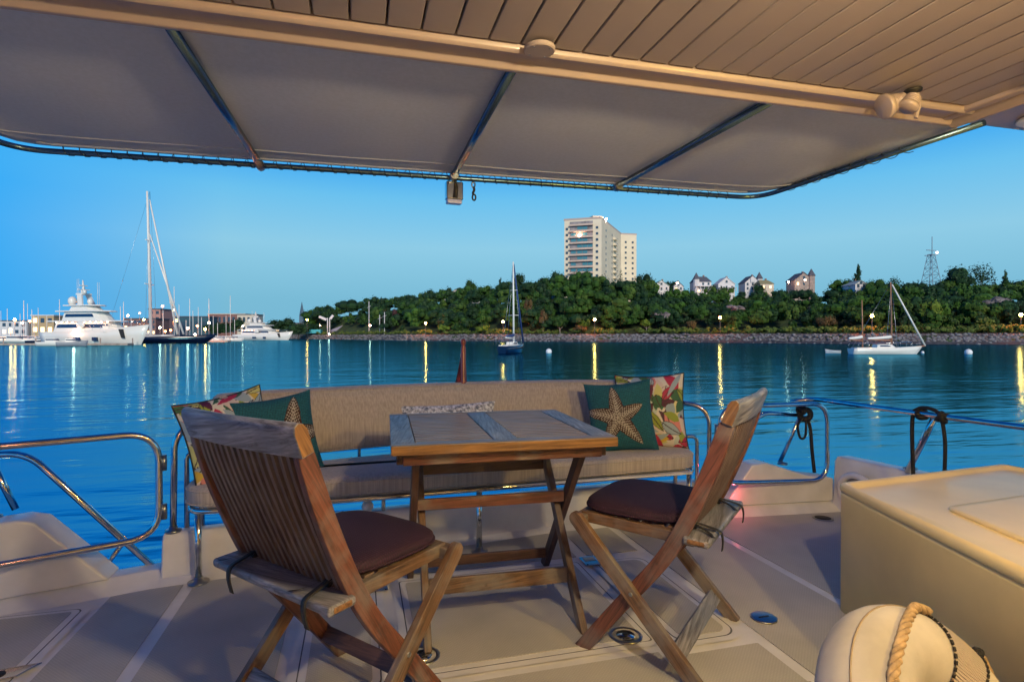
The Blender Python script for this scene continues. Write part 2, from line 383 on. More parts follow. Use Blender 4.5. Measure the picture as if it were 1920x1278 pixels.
FOL = foliage('foliage_dark', (0.012, 0.040, 0.010), (0.048, 0.125, 0.016))
FOL2 = foliage('foliage_deep', (0.008, 0.028, 0.014), (0.024, 0.070, 0.020))
FOLY = foliage('foliage_bright', (0.06, 0.12, 0.015), (0.18, 0.26, 0.03))
FOLB = foliage('foliage_brown', (0.05, 0.04, 0.02), (0.14, 0.10, 0.035))
FOLR = foliage('foliage_russet', (0.05, 0.02, 0.025), (0.12, 0.05, 0.05))
BARK = mat('bark', (0.10, 0.085, 0.07), 0.9, noise=(2, 0.3))
BARKP = mat('bark_pale', (0.35, 0.32, 0.28), 0.9, noise=(2, 0.3))
GRASS = mat('bank_grass', (0.035, 0.065, 0.018), 0.9, noise=(0.15, 0.5), bump=(1.5, 0.6, 0.3), coords='Object')
ROCK = mat('riprap_rock', (0.18, 0.185, 0.20), 0.9, noise=(0.9, 0.45), bump=(1.2, 1.0, 0.5))
ROCKD = mat('wet_rock', (0.05, 0.05, 0.055), 0.6, noise=(0.9, 0.4))
CLIFF = mat('bare_cliff', (0.17, 0.15, 0.16), 0.9, noise=(0.5, 0.5), bump=(0.6, 1.0, 0.5))
YWHITE = mat('yacht_white', (0.80, 0.79, 0.74), 0.3, 0, 0.5, coat=0.4, noise=(0.3, 0.04))
YGLASS = mat('yacht_glass', (0.012, 0.03, 0.09), 0.12, 0, 0.6)
NAVY = mat('navy_hull', (0.004, 0.010, 0.035), 0.25, 0, 0.5, coat=0.4)
MASTW = mat('mast_paint', (0.82, 0.82, 0.78), 0.35, emit=((0.9, 1.0, 0.95), 0.0))
MASTWOOD = mat('varnished_spar', (0.42, 0.20, 0.11), 0.4)
SAILB = mat('sail_cover_blue', (0.03, 0.07, 0.22), 0.8)
HWHITE = mat('house_white', (0.66, 0.66, 0.68), 0.7, noise=(0.8, 0.06))
HCREAM = mat('house_cream', (0.62, 0.56, 0.46), 0.7, noise=(0.8, 0.06))
HGREEN = mat('roof_green', (0.22, 0.42, 0.36), 0.6)
ROOFD = mat('roof_dark', (0.10, 0.11, 0.14), 0.8, noise=(1, 0.2))
BRICK = mat('brick', (0.26, 0.14, 0.12), 0.85, noise=(0.8, 0.2))
BEIGE = mat('tower_beige', (0.80, 0.71, 0.54), 0.8, noise=(0.15, 0.07))
TERRA = mat('tower_salmon', (0.64, 0.50, 0.42), 0.8, noise=(0.2, 0.1))
WIN = mat('window_glass', (0.05, 0.09, 0.13), 0.2)
WINT = mat('window_teal', (0.08, 0.26, 0.32), 0.25)
DOCK = mat('dock_wood', (0.36, 0.30, 0.26), 0.85, noise=(0.8, 0.3))
REDP = mat('red_paint', (0.45, 0.05, 0.03), 0.5)
PALEB = mat('tent_blue', (0.05, 0.40, 0.50), 0.6)
LAMPW = mat('lamp_glow_warm', (1, 0.8, 0.5), 0.5, emit=((1.0, 0.22, 0.04), 330))
LAMPC = mat('lamp_glow_white', (1, 1, 0.9), 0.5, emit=((1.0, 0.50, 0.30), 70))
LAMPO = mat('lamp_glow_orange', (1, 0.5, 0.2), 0.5, emit=((1.0, 0.30, 0.08), 22))
WINLIT = mat('window_lit', (1, 0.8, 0.5), 0.5, emit=((1.0, 0.66, 0.32), 1.6))
IRON = mat('painted_iron', (0.10, 0.13, 0.16), 0.6)
BUOYM = mat('buoy_white', (0.80, 0.82, 0.84), 0.4)
rnd = random.Random(7)

exec_parts = []
# ================================================================== SETTING: water, shore, hill
def interp(xs, ys, x):
    if x <= xs[0]: return ys[0]
    for i in range(len(xs) - 1):
        if x <= xs[i + 1]:
            t = (x - xs[i]) / (xs[i + 1] - xs[i]); return ys[i] + (ys[i + 1] - ys[i]) * t
    return ys[-1]
wm = MB(); wm.add([(-3000, -1500, WZ), (3500, -1500, WZ), (3500, 4500, WZ), (-3000, 4500, WZ)], [(0, 1, 2, 3)])
tag(wm.build('water', WATER), 'smooth blue harbour water with soft ripples at dusk', None, None, 'structure')

SU = [-500, -100, 200, 430, 560, 600, 760, 934, 1100, 1196, 1450, 1681, 1920, 2500, 3200]      # photo columns
SD = [900, 800, 640, 560, 450, 420, 300, 256, 235, 224, 188, 164, 158, 160, 170]              # distance of the waterline
SK = [604, 604, 604, 600, 594, 580, 556, 543, 522, 540, 546, 545, 538, 540, 545]              # canopy skyline row
def shoreD(u): return interp(SU, SD, u)
def slope_w(u): return 80 + 20 * math.sin(u * 0.01)
def topz(u):
    D = shoreD(u) + slope_w(u); return CAMH + (HORV - interp(SU, SK, u)) * D / FPX - (8.5 if u < 1150 else 8.5 - 2.2 * min(1, (u - 1150) / 80))
def ground(u, D):
    d = D - shoreD(u); w = slope_w(u); tz = max(topz(u), 3.0)
    bank = 1.75
    if d < 0: return WZ - 0.6
    if d < 7: return WZ - 0.3 + (bank - WZ + 0.3) * (d / 7)
    if d < 16: return bank + (d - 7) * 0.02
    t = min(1, (d - 16) / (w - 16)); t = t * t * (3 - 2 * t)
    return bank + 0.18 + (tz - bank - 0.18) * t + (max(0, d - w)) * 0.004
us = [-700 + i * 16 for i in range(250)]
ds = [-1, 0, 2, 4, 7, 9, 12, 16, 22, 30, 38, 46, 55, 65, 75, 85, 95, 110, 150, 250, 500, 1200]
gm_ = MB()
gm_.grid(lambda a, b: (lambda u, d: (lambda p: Vector((p.x, p.y, ground(u, shoreD(u) + d) + (rnd.uniform(-.3, .3) if 0 < d < 7 else 0))))(at(u, shoreD(u) + d, 0)))(-700 + a * 3984, ds[min(len(ds) - 1, int(round(b * (len(ds) - 1))))]), 249, len(ds) - 1)
tag(gm_.build('hill', GRASS, fix=False), 'grassy bank and wooded hill rising behind the far shore', None, None, 'structure')

bkm = MB()
bkm.grid(lambda a, b: (lambda u, d: (lambda p: Vector((p.x, p.y, ground(u, shoreD(u) + d) + .12)))(at(u, shoreD(u) + d, 0)))(535 + a * 1700, b * 7.6 + .2), 200, 6)
tag(bkm.build('shore_bank', mat('bank_rubble', (0.11, 0.10, 0.10), .9, noise=(1.4, .6), bump=(2, 1, .3)), fix=False), 'grey rubble bank under the shore rocks', None, None, 'structure')
# riprap along the waterline: one mass of stones
rm = MB(); rr = random.Random(3)
def stone(mb, c, r):
    vs = []; n = 6
    for i, (ph, k) in enumerate(((-0.6, n), (0.5, n))):
        for j in range(k):
            a = 2 * math.pi * (j + 0.5 * i) / k; q = r * rr.uniform(0.75, 1.2)
            vs.append(Vector((c.x + math.cos(a) * q * 1.25, c.y + math.sin(a) * q, c.z + ph * r * 0.7 * rr.uniform(.7, 1.2))))
    vs.append(Vector((c.x, c.y, c.z + r * 0.8)))
    fs = [(j, (j + 1) % n, n + j) for j in range(n)] + [((j + 1) % n, n + (j + 1) % n, n + j) for j in range(n)] + [(n + j, n + (j + 1) % n, 2 * n) for j in range(n)]
    mb.add(vs, fs)
u = 540.0
while u < 2150:
    D0 = shoreD(u); step = 1.1 / D0 * FPX
    for k in range(11):
        d = rr.uniform(-0.5, 6.6); D = D0 + d; p = at(u + rr.uniform(-step, step), D, 0); p.z = ground(u, D) + rr.uniform(-.1, .35)
        stone(rm, p, rr.uniform(0.3, 0.7) * (1 if u < 1250 else 0.85))
    u += step
tag(rm.build('shore_rocks', ROCK, fix=False), 'grey riprap rocks piled along the far shoreline', 'rocks', None, 'stuff')
dm = MB()
dm.grid(lambda a, b: (lambda u: (lambda p: Vector((p.x, p.y, WZ - 0.2 + b * 0.95)))(at(u, shoreD(u) - 0.6 + 1.2 * b, 0)))(540 + a * 1700), 150, 2)
tag(dm.build('tide_line', ROCKD, fix=False), 'dark wet band of weed at the foot of the shore rocks', 'tide line', None, 'structure')

# ---- trees
def leaf_crown(mb, c, rx, ry, rz, n, leaf, rg, lumps=7, conical=False, openf=0.0):
    c = Vector(c); bl = []
    for i in range(lumps):
        if conical:
            t = i / max(1, lumps - 1); rr_ = (1 - t) * 0.75 + 0.12
            bl.append((Vector((rg.uniform(-.12, .12) * rx, rg.uniform(-.12, .12) * ry, (-0.95 + 1.85 * t) * rz)), Vector((rx * rr_, ry * rr_, rz * 0.26))))
        else:
            a = rg.uniform(0, 6.283); e = rg.uniform(-0.55, 1.0); k = rg.uniform(0.45, 0.72) * math.sqrt(max(0, 1 - e * e * 0.6))
            s_ = rg.uniform(0.36, 0.60)
            bl.append((Vector((math.cos(a) * k * rx, math.sin(a) * k * ry, e * 0.58 * rz)), Vector((rx * s_, ry * s_, rz * s_))))
    if not conical: bl.append((Vector((0, 0, -0.05 * rz)), Vector((rx * .6, ry * .6, rz * .6))))
    tw = sum(b[1].x for b in bl)
    vs = []; fs = []
    for b, s_ in bl:
        m = int(n * s_.x / tw)
        for i in range(m):
            while True:
                d = Vector((rg.gauss(0, 1), rg.gauss(0, 1), rg.gauss(0, 1)))
                if d.length > .1: break
            d.normalize(); 
            if d.z < -0.5: d.z *= -0.6
            p = c + b + Vector((d.x * s_.x, d.y * s_.y, d.z * s_.z)) * rg.uniform(0.74, 1.18)
            nrm = (d + Vector((rg.uniform(-.6, .6), rg.uniform(-.6, .6), rg.uniform(-.4, .7)))).normalized()
            t1 = nrm.orthogonal().normalized(); t1.rotate(Matrix.Rotation(rg.uniform(0, 6.28), 3, nrm)); t2 = nrm.cross(t1)
            l = leaf * rg.uniform(0.6, 1.3); k = len(vs)
            vs += [p - t1 * l, p - t2 * l * .55, p + t1 * l, p + t2 * l * .6 + nrm * l * .15]
            fs.append((k, k + 1, k + 2, k + 3))
        # inner mass so the far side does not glare through
        if not openf:
            k = len(vs); q = s_ * 0.74
            ring = [c + b + Vector((math.cos(a) * q.x * cz, math.sin(a) * q.y * cz, z_ * q.z)) for z_, cz in ((-.6, .8), (.1, 1), (.7, .65)) for a in [i * math.pi / 3 for i in range(6)]]
            vs += ring + [c + b + Vector((0, 0, q.z))]
            for r_ in range(2):
                for j in range(6): fs.append((k + r_ * 6 + j, k + r_ * 6 + (j + 1) % 6, k + (r_ + 1) * 6 + (j + 1) % 6, k + (r_ + 1) * 6 + j))
            for j in range(6): fs.append((k + 12 + j, k + 12 + (j + 1) % 6, k + 18))
    mb.add(vs, fs, False)

rg = random.Random(11)
wood_mb = {0: MB(), 1: MB(), 2: MB()}
for i in range(900):
    u = rg.uniform(575, 2120); w = slope_w(u); t = rg.uniform(0, 1) ** 0.9
    d = 19 + t * (w - 14); D = shoreD(u) + d
    if u < 720 and d < 34: continue
    if 1222 < u < 1560 and d > w - 17: continue
    p = at(u, D, 0); g = ground(u, D)
    k = 0.8 if u > 1250 else 1.0
    h = rg.uniform(5.5, 12.5) * k * (0.8 if d < 26 else 1); rx = h * rg.uniform(.32, .62)
    leaf_crown(wood_mb[(0, 1, 0, 1, 1, 2, 0)[i % 7]], (p.x, p.y, g + h * 0.58), rx, rx, h * 0.46, 210, 0.50, rg, lumps=rg.choice((4, 6, 8)))
tag(wood_mb[0].build('woodland', FOL, fix=False), 'dark green broadleaf wood covering the whole hillside', 'woodland', None, 'stuff')
wood_mb[2].build('woodland_light_crowns', foliage('foliage_mid', (0.025, 0.065, 0.012), (0.075, 0.14, 0.022)), parent=bpy.data.objects['woodland'], fix=False)['kind'] = 'stuff'
wood_mb[1].build('woodland_deep_crowns', FOL2, parent=bpy.data.objects['woodland'], fix=False)['kind'] = 'stuff'
sh = MB()
for i in range(420):
    u = rg.uniform(590, 2120); d = rg.uniform(9, 19); D = shoreD(u) + d; p = at(u, D, 0); h = rg.uniform(1.2, 3.4)
    leaf_crown(sh, (p.x, p.y, ground(u, D) + h * .45), h * .7, h * .6, h * .5, 46, 0.34, rg, lumps=3)
tag(sh.build('undergrowth', foliage('foliage_scrub', (0.03, 0.07, 0.012), (0.14, 0.19, 0.04), 0.3), fix=False), 'low green scrub along the foot of the wooded bank', 'undergrowth', None, 'stuff')

def tree(name, u, d, h, rx, m, label, group='trees that stand out on the far shore', n=420, trunk=0.25, conical=False, bark=None, openf=0.0, leaf=0.42, lumps=8, cat='tree'):
    D = shoreD(u) + d; p = at(u, D, 0); g = ground(u, D)
    root = empty(name, (p.x, p.y, g), 0, label, cat, group)
    lg = random.Random(int(u * 7 + d)); th = h * trunk
    tm = MB(); rt = max(0.12, h * 0.022)
    tm.tube([(0, 0, -0.8), (0, 0, th * .6), (lg.uniform(-.2, .2), 0, th * 1.3), (lg.uniform(-.3, .3), 0, h * .78)], [rt * 1.3, rt, rt * .8, rt * .25], 7)
    for k in range(5):
        a = lg.uniform(0, 6.28); z0 = lg.uniform(th * .8, h * .6)
        tm.tube([(0, 0, z0), (math.cos(a) * rx * .4, math.sin(a) * rx * .4, z0 + h * .1), (math.cos(a) * rx * .75, math.sin(a) * rx * .75, z0 + h * .2)], [rt * .5, rt * .3, rt * .1], 5)
    tm.build('trunk', bark or BARK, root, fix=False)
    cm = MB(); hc = h * (1 - trunk) / 2
    leaf_crown(cm, (0, 0, th + hc), rx, rx, hc, n, leaf, lg, lumps, conical, openf)
    cm.build('crown', m, root, fix=False)
    return root
W = slope_w
TREES = [
 ('broadleaf_tree', 806, W(806) - 5, 12.5, 4.6, FOL2, 'tall rounded dark tree on the skyline just left of the white gabled house'),
 ('broadleaf_tree', 884, W(884) + 12, 17, 4.6, FOL, 'round green tree rising behind the roof of the white gabled house'),
 ('broadleaf_tree', 722, W(722) - 4, 10, 4.2, FOL2, 'low dark tree at the left shoulder of the skyline'),
 ('broadleaf_tree', 600, 46, 14, 9, FOL2, 'rounded dark tree at the left end of the wood beside the shed'),
 ('broadleaf_tree', 655, 60, 17, 12, FOL2, 'broad dark tree just behind the grey shed roof'),
 ('broadleaf_tree', 745, 48, 11, 4.0, FOLR, 'reddish brown tree in the left part of the wood'),
 ('broadleaf_tree', 724, 50, 10, 3.6, FOLB, 'greyish tree beside the reddish brown tree'),
 ('conifer_tree', 938, W(938) + 3, 15, 3.0, FOL2, 'small dark pointed tree just left of the sloop mast top'),
 ('broadleaf_tree', 920, W(920) + 5, 11, 3.4, FOL2, 'small bush like tree on the skyline right of the white house'),
 ('broadleaf_tree', 974, W(974) + 2, 17, 3.6, FOL2, 'tall narrow dark tree behind the sloop mast'),
 ('broadleaf_tree', 1017, W(1017) + 6, 13, 3.6, FOL2, 'blue green tree on the skyline left of the long low roof'),
 ('broadleaf_tree', 1047, W(1047) + 8, 15, 4.4, FOL2, 'dark tree touching the left edge of the apartment tower'),
 ('broadleaf_tree', 1104, W(1104) - 12, 12, 5.6, FOL, 'full round crown right in front of the foot of the tower'),
 ('broadleaf_tree', 1142, W(1142) - 12, 12.5, 5.0, FOL2, 'dark round crown in front of the corner of the tower'),
 ('pine_tree', 1163, W(1163) - 6, 16, 3.6, FOL2, 'sparse ragged pine standing against the right wing of the tower'),
 ('broadleaf_tree', 1205, W(1205) + 10, 16, 5.0, FOL2, 'dark tree touching the right edge of the apartment tower'),
 ('broadleaf_tree', 1256, W(1256) + 24, 13, 4.5, FOL2, 'dark tree between the green roofed house and the small white house'),
 ('broadleaf_tree', 1420, W(1420) - 6, 9.5, 3.6, FOL2, 'dark crown in front of the hilltop houses near the dormer house'),
 ('conifer_tree', 1608, W(1608) - 10, 17, 3.4, FOL2, 'tall pointed evergreen topping the right hand skyline'),
 ('broadleaf_tree', 1578, W(1578) - 12, 12, 5.4, FOL, 'wide dark tree left of the tall pointed evergreen'),
 ('broadleaf_tree', 1640, W(1640) - 12, 12, 5.0, FOL, 'wide dark tree right of the tall pointed evergreen'),
 ('bare_tree', 1680, W(1680) - 6, 12, 3.4, FOL2, 'thin sparse tree on the skyline above the ketch mast'),
 ('broadleaf_tree', 1798, W(1798) - 4, 15, 5.4, FOL2, 'big dense tree on the skyline right of the lattice pylon'),
 ('broadleaf_tree', 1838, W(1838) + 4, 16, 4.8, FOL2, 'big open crowned tree with sky showing through, right of the pylon'),
 ('conifer_tree', 1884, W(1884), 13, 2.6, FOL2, 'small pointed tree alone on the skyline near the right edge'),
 ('broadleaf_tree', 1925, W(1925) - 4, 10, 5.0, FOL2, 'dark crown on the skyline at the very right edge'),
 ('broadleaf_tree', 1745, 24, 10, 3.4, FOLY, 'bright green tree near the water right of the ketch'),
 ('birch_tree', 1212, 20, 6.2, 2.2, FOLY, 'small bright green tree by the water right of the tower'),
 ('broadleaf_tree', 1295, 17, 5.2, 2.6, FOLB, 'brownish bush like tree left of the second right lamp'),
 ('broadleaf_tree', 1550, 20, 6.0, 3.4, FOLB, 'yellow brown rounded tree left of the ketch masts'),
 ('birch_tree', 1018, 19, 12, 2.3, FOLB, 'slim pale brown tree on the bank right of the sloop'),
 ('birch_tree', 992, 34, 13, 2.6, FOLB, 'thin greyish tree behind the sloop rigging'),
 ('birch_tree', 1050, 18, 7.5, 2.6, FOL, 'loose light tree with pale leaning stems on the bank'),
 ('shrub', 832, 13, 5.2, 3.4, FOLY, 'yellow green shrub on the bank left of the flagstaff'),
 ('shrub', 858, 13, 5.6, 2.6, FOL, 'green shrub on the bank straight behind the flagstaff'),
 ('shrub', 905, 12, 4.6, 3.6, FOLY, 'bright yellow green shrub on the bank near the lamp left of the sloop'),
 ('shrub', 1088, 13, 4.0, 3.4, FOLB, 'low brownish shrub on the bank left of the lamp below the tower'),
 ('shrub', 1740, 14, 3.2, 3.0, FOL, 'low green shrub just above the rocks right of the ketch'),
]
for nm, u, d, h, rx, m_, lb in TREES:
    con = nm == 'conifer_tree'; op = 1.0 if nm in ('pine_tree', 'bare_tree') or 'open crowned' in lb else 0.0
    nn = 900 if h > 13 else 520
    if op: nn = 300 if nm != 'broadleaf_tree' else 700
    tree(nm, u, d, h, rx, m_, lb, n=nn, trunk=0.12 if nm == 'shrub' or d < 60 and nm == 'broadleaf_tree' else 0.22, conical=con or nm == 'pine_tree', bark=BARKP if nm == 'birch_tree' else None, openf=op, lumps=10 if not nm == 'pine_tree' else 9, leaf=0.42 if d > 60 else 0.34, cat='shrub' if nm == 'shrub' else 'tree')

# bare rock faces and pale patch of grass on the hillside
for (u, v, d, s, lb) in ((1390, 577, 30, 2.2, 'bare pinkish grey rock face in the wood above the lamps'), (1885, 565, 40, 3.0, 'pale rock face in the wood near the right edge'), (1240, 590, 24, 2.2, 'small pale rock face low in the wood right of the tower')):
    D = shoreD(u) + d - 4; p = at(u, D, None, v); cmb = MB()
    g_ = random.Random(u)
    for k in range(9):
        q = p + Vector((g_.uniform(-1.6, 1.6) * s, g_.uniform(0, 3), g_.uniform(-.6, .6) * s * .6)); vs0 = len(cmb.v); rr = g_; stone(cmb, q, s * g_.uniform(.3, .6))
    o = cmb.build('rock_face', CLIFF, fix=False); tag(o, lb, 'rock face', 'bare rock faces in the wood')
rr = random.Random(5)
# ================================================================== HARBOUR THINGS
def lamp_post(u, d, vtop, label, glow=LAMPW, r=0.42, group='lamps along the far shore path', name='street_lamp'):
    D = shoreD(u) + d; p = at(u, D, None, vtop); g = ground(u, D)
    root = empty(name, (p.x, p.y, g - 0.2), 0, label, 'street lamp', group); H = p.z - g + 0.2
    MB().lathe([(0.16, 0), (0.14, .4), (0.08, .5), (0.055, H - .3), (0.05, H)], n=8).build('post', IRON, root)
    MB().lathe([(0.1, H + r * .9), (0.2, H + r * 1.05), (0.05, H + r * 1.3)], (0, 0, .02), n=10).build('hood', IRON, root)
    MB().sphere((0, 0, H + .02), r, 8).build('bulb', glow, root)
    return root
LAMPS = [(798, 606, 'lamp on the shore path left of the flagstaff'), (943, 603, 'lamp on the shore path just left of the moored sloop'),
         (1115, 599, 'lamp on the shore path below the apartment tower'), (1350, 595, 'lamp on the shore path midway between tower and ketch'),
         (1635, 592, 'lamp on the shore path between the two ketch masts'), (1914, 590, 'lamp on the shore path at the right edge')]
for u, v, lb in LAMPS:
    lamp_post(u, 9, v, lb + ', glowing warm yellow', r=0.52 * (1.0 if u < 1300 else 0.82))
for u, d, v, lb in ((694, 8, 610, 'lamp in front of the grey shed'), (600, 8, 610, 'lamp near the turquoise marquee'), (617, 4, 626, 'low quay lamp below the white light mast')):
    lamp_post(u, d, v, lb + ', glowing yellow white', LAMPC, 0.45)

def windows_on(root, pts, w, h, m, depth=0.12, name='window'):
    """pts: list of (Vector pos, normal angle) each becomes its own part"""
    me = None
    for p, a in pts:
        if me is None:
            o = MB().box((0, 0, 0), (w, depth, h)).build(name, m, root); me = o.data
        else:
            o = bpy.data.objects.new(name, me); C.objects.link(o); o.parent = root
        o.location = p; o.rotation_euler = (0, 0, a)

# apartment tower ---------------------------------------------------------------
def cam2w(x, D): return Vector((x * math.cos(YAW) + D * math.sin(YAW), D * math.cos(YAW) - x * math.sin(YAW), 0))
TW = empty('apartment_tower', cam2w(55, 350), 0, 'tall beige apartment tower with stacked balconies above the trees', 'building')
o0 = cam2w(55, 350)
A, B_, Cc, Dd, E_, F_ = [cam2w(*q) - o0 for q in ((32.8, 357), (55, 350), (77.5, 405), (89, 407.5), (80, 450), (52, 420))]
zb, zt = 14.0, CAMH + (HORV - 410) * 350 / FPX
poly = [(p.x, p.y) for p in (A, B_, Cc, Dd, E_, F_)]
MB().prism(poly, zb - 14, zt).build('wall', BEIGE, TW)
pp = [((p.x) * 1.0, (p.y)) for p in (A, B_, Cc, Dd, E_, F_)]
MB().prism([(x * 1.012 - .2, y * 1.005) for x, y in pp], zt, zt + 1.1).build('parapet', mat('parapet', (0.50, 0.40, 0.36), 0.8), TW)
pm = (A + B_) * .5 + (Cc - B_) * .18
MB().box((pm.x + 6, pm.y, zt + 2.6), (7, 6, 3)).build('roof_hut', BEIGE, TW)
fd = (B_ - A); fl = fd.length; fdn = fd.normalized(); nrm = Vector((fdn.y, -fdn.x, 0)); fa = math.atan2(fdn.y, fdn.x)
FH = (zt - zb) / 16.0
rotf = Matrix.Rotation(fa, 3, 'Z')
bay = A + fdn * fl * 0.46 + nrm * 0.12
MB().box((bay.x, bay.y, (zb + zt) / 2), (fl * .62, .3, zt - zb - 2), rotf).build('balcony_bay', mat('bay_recess', (0.26, 0.24, 0.25), 0.7, noise=(0.3, 0.5)), TW)
slab = None
for k in range(15):
    z = zb + FH * (k + 1)
    c = A + fdn * fl * .46 + nrm * 0.9
    s = MB().box((0, 0, 0), (fl * .64, 1.7, .35)).box((0, -.8, .55), (fl * .64, .12, .65))
    if slab is None: slab = s.build('balcony', TERRA, TW); o = slab
    else: o = slab.copy(); C.objects.link(o)
    o.parent = TW; o.location = (c.x, c.y, z); o.rotation_euler = (0, 0, fa)
gl = []
g_ = random.Random(2)
for k in range(15):
    for t in (0.25, 0.42, 0.56, 0.70):
        if g_.random() < .8: gl.append((A + fdn * fl * t + nrm * .32 + Vector((0, 0, zb + FH * (k + .6))), fa))
windows_on(TW, gl, 3.0, 1.8, WINT, .1, 'glass_screen')
wl_ = []
for k in range(15):
    for t in (0.07, 0.88): wl_.append((A + fdn * fl * t + nrm * .1 + Vector((0, 0, zb + FH * (k + .55))), fa))
d2 = (Cc - B_); l2 = d2.length; d2n = d2.normalized(); n2_ = Vector((d2n.y, -d2n.x, 0)); a2 = math.atan2(d2n.y, d2n.x)
windows_on(TW, wl_, 1.5, 1.5, WIN)
w2 = []
for k in range(15):
    for t in (.2, .5, .8): w2.append((B_ + d2n * l2 * t + n2_ * .1 + Vector((0, 0, zb + FH * (k + .55))), a2))
windows_on(TW, w2, 1.8, 1.4, WIN)
d3 = (Dd - Cc); l3 = d3.length; d3n = d3.normalized(); n3_ = Vector((d3n.y, -d3n.x, 0)); a3 = math.atan2(d3n.y, d3n.x)
w3 = []
for k in range(12):
    for t in (.3, .75): w3.append((Cc + d3n * l3 * t + n3_ * .1 + Vector((0, 0, zb + FH * (k + 3.55))), a3))
windows_on(TW, w3, 1.4, 1.4, WIN)
bm_ = None
for k in range(14):
    c = B_ + d2n * l2 * .62 + n2_ * .9 + Vector((0, 0, zb + FH * (k + 1)))
    if bm_ is None: o = bm_ = MB().box((0, 0, .3), (7, 1.7, 1.2)).build('side_balcony', BEIGE, TW)
    else: o = bm_.copy(); C.objects.link(o)
    o.parent = TW; o.location = c; o.rotation_euler = (0, 0, a2)
q = A + fdn * fl * .42 + nrm * 1.4 + Vector((0, 0, zb + FH * 13.3))
MB().sphere(q, 0.7, 6).build('balcony_light', LAMPC, TW)
MB().sphere((B_ + d2n * 12 + Vector((0, 0, zt + 2))), 0.55, 6).tube([B_ + d2n * 12 + Vector((0, 0, zt)), B_ + d2n * 12 + Vector((0, 0, zt + 2))], .1, 5).build('roof_light', LAMPC, TW)

# houses on the hill -----------------------------------------------------------
def house(u, d, vbase, vtop, wpx, label, wall=HWHITE, roof=ROOFD, gable_front=True, turret=None, porch=False, lit=0, name='house', dep=9.0, cat='house', dormer=False, rz=0.0, group='houses along the hilltop street'):
    D = shoreD(u) + d; k = D / FPX; W_ = wpx * k * .9; Ht = (vbase - vtop) * k * .93; zb_ = CAMH + (HORV - vbase) * k
    p = at(u, D, zb_); gz = min(zb_, ground(u, D)) - 1.0 - zb_
    root = empty(name, p, VIEWR + rz, label, cat, group)
    we = Ht * (0.55 if gable_front else 0.6); hw = W_ / 2
    MB().box((0, dep / 2, (we + gz) / 2), (W_, dep, we - gz)).build('wall', wall, root)
    r_ = MB(); ov = .35
    if gable_front:
        MB().add([(-hw, 0.002, we), (hw, 0.002, we), (0, 0.002, Ht - .2), (-hw, dep, we), (hw, dep, we), (0, dep, Ht - .2)], [(0, 1, 2), (5, 4, 3), (0, 2, 5, 3), (1, 4, 5, 2)]).build('gable', wall, root)
        for s in (-1, 1):
            a = Vector((s * (hw + ov), -ov, we - .25)); b = Vector((0, -ov, Ht)); c = Vector((0, dep + ov, Ht)); e = Vector((s * (hw + ov), dep + ov, we - .25)); t = Vector((0, 0, -.22))
            r_.add([a, b, c, e, a + t, b + t, c + t, e + t], [(0, 1, 2, 3), (7, 6, 5, 4), (0, 4, 5, 1), (1, 5, 6, 2), (2, 6, 7, 3), (3, 7, 4, 0)])
    else:
        a = [(-hw - ov, -ov, we), (hw + ov, -ov, we), (hw + ov, dep + ov, we), (-hw - ov, dep + ov, we), (-hw * .7, dep / 2, Ht), (hw * .7, dep / 2, Ht)]
        r_.add(a, [(0, 1, 5, 4), (1, 2, 5), (2, 3, 4, 5), (3, 0, 4), (3, 2, 1, 0)])
    ro = r_.build('roof', roof, root)
    MB().box((hw * .45, dep * .6, Ht - .1), (.8, .8, 2.0)).build('chimney', BRICK, ro)
    n = max(2, int(W_ / 2.6)); pts = []
    rows = 2 if we > 4.5 else 1
    for r0 in range(rows):
        for i in range(n): pts.append((Vector(((i + .5) / n * W_ - hw, -0.05, we * ((r0 + .55) / rows))), 0))
    windows_on(root, pts[lit:], .95, 1.5 if rows == 1 else 1.35, WIN)
    if lit: windows_on(root, pts[:lit], .95, 1.4, WINLIT)
    if gable_front: MB().box((0, -0.05, we + (Ht - we) * .3), (1.1, .12, 1.3)).build('window', WIN, root)
    if dormer:
        MB().prism([(-hw * .3, -0.6), (hw * .3, -0.6), (hw * .3, dep * .4), (-hw * .3, dep * .4)], we, we + (Ht - we) * .6).build('dormer', wall, ro)
    if porch:
        pr = MB(); pr.box((0, -1.3, we * .48), (W_ * 1.02, 2.6, .25)); nn = max(3, int(W_ / 2.2))
        for i in range(nn + 1): pr.box((-hw + W_ * i / nn, -2.4, we * .24), (.22, .22, we * .46))
        pr.box((0, -2.4, .9), (W_, .1, .12)); pr.build('porch', wall, root)
    if turret:
        tx, th = turret
        MB().lathe([(1.7, gz), (1.7, Ht * .78)], (tx * hw, 0.5, 0), n=8, smooth=False).build('turret', wall, root)
        MB().lathe([(2.1, Ht * .78), (0.1, Ht * 1.22)], (tx * hw, 0.5, 0), n=8, smooth=False).build('turret_roof', roof, root)
    return root
Wd = lambda u: W(u)
house(862, Wd(862) + 12, 562, 537, 50, 'white gabled house with a row of windows at the left end of the hilltop', turret=None, porch=True, lit=1)
house(836, Wd(836) + 22, 560, 541, 26, 'small white house tucked behind the left gable', lit=1, gable_front=False)
house(905, Wd(905) + 20, 562, 541, 44, 'long pale house with a shallow roof right of the white gables', gable_front=False, roof=mat('roof_pale', (0.4, 0.42, 0.48), .7))
house(1026, Wd(1026) + 12, 549, 534, 44, 'long low pale building just left of the tower', gable_front=False, roof=HWHITE)
house(1240, Wd(1240) + 14, 548, 523, 32, 'white house with a green roof nearest the tower on the right', roof=HGREEN, gable_front=True)
house(1222, Wd(1222) + 20, 548, 532, 18, 'low wing with a green roof right beside the tower', roof=HGREEN, gable_front=False)
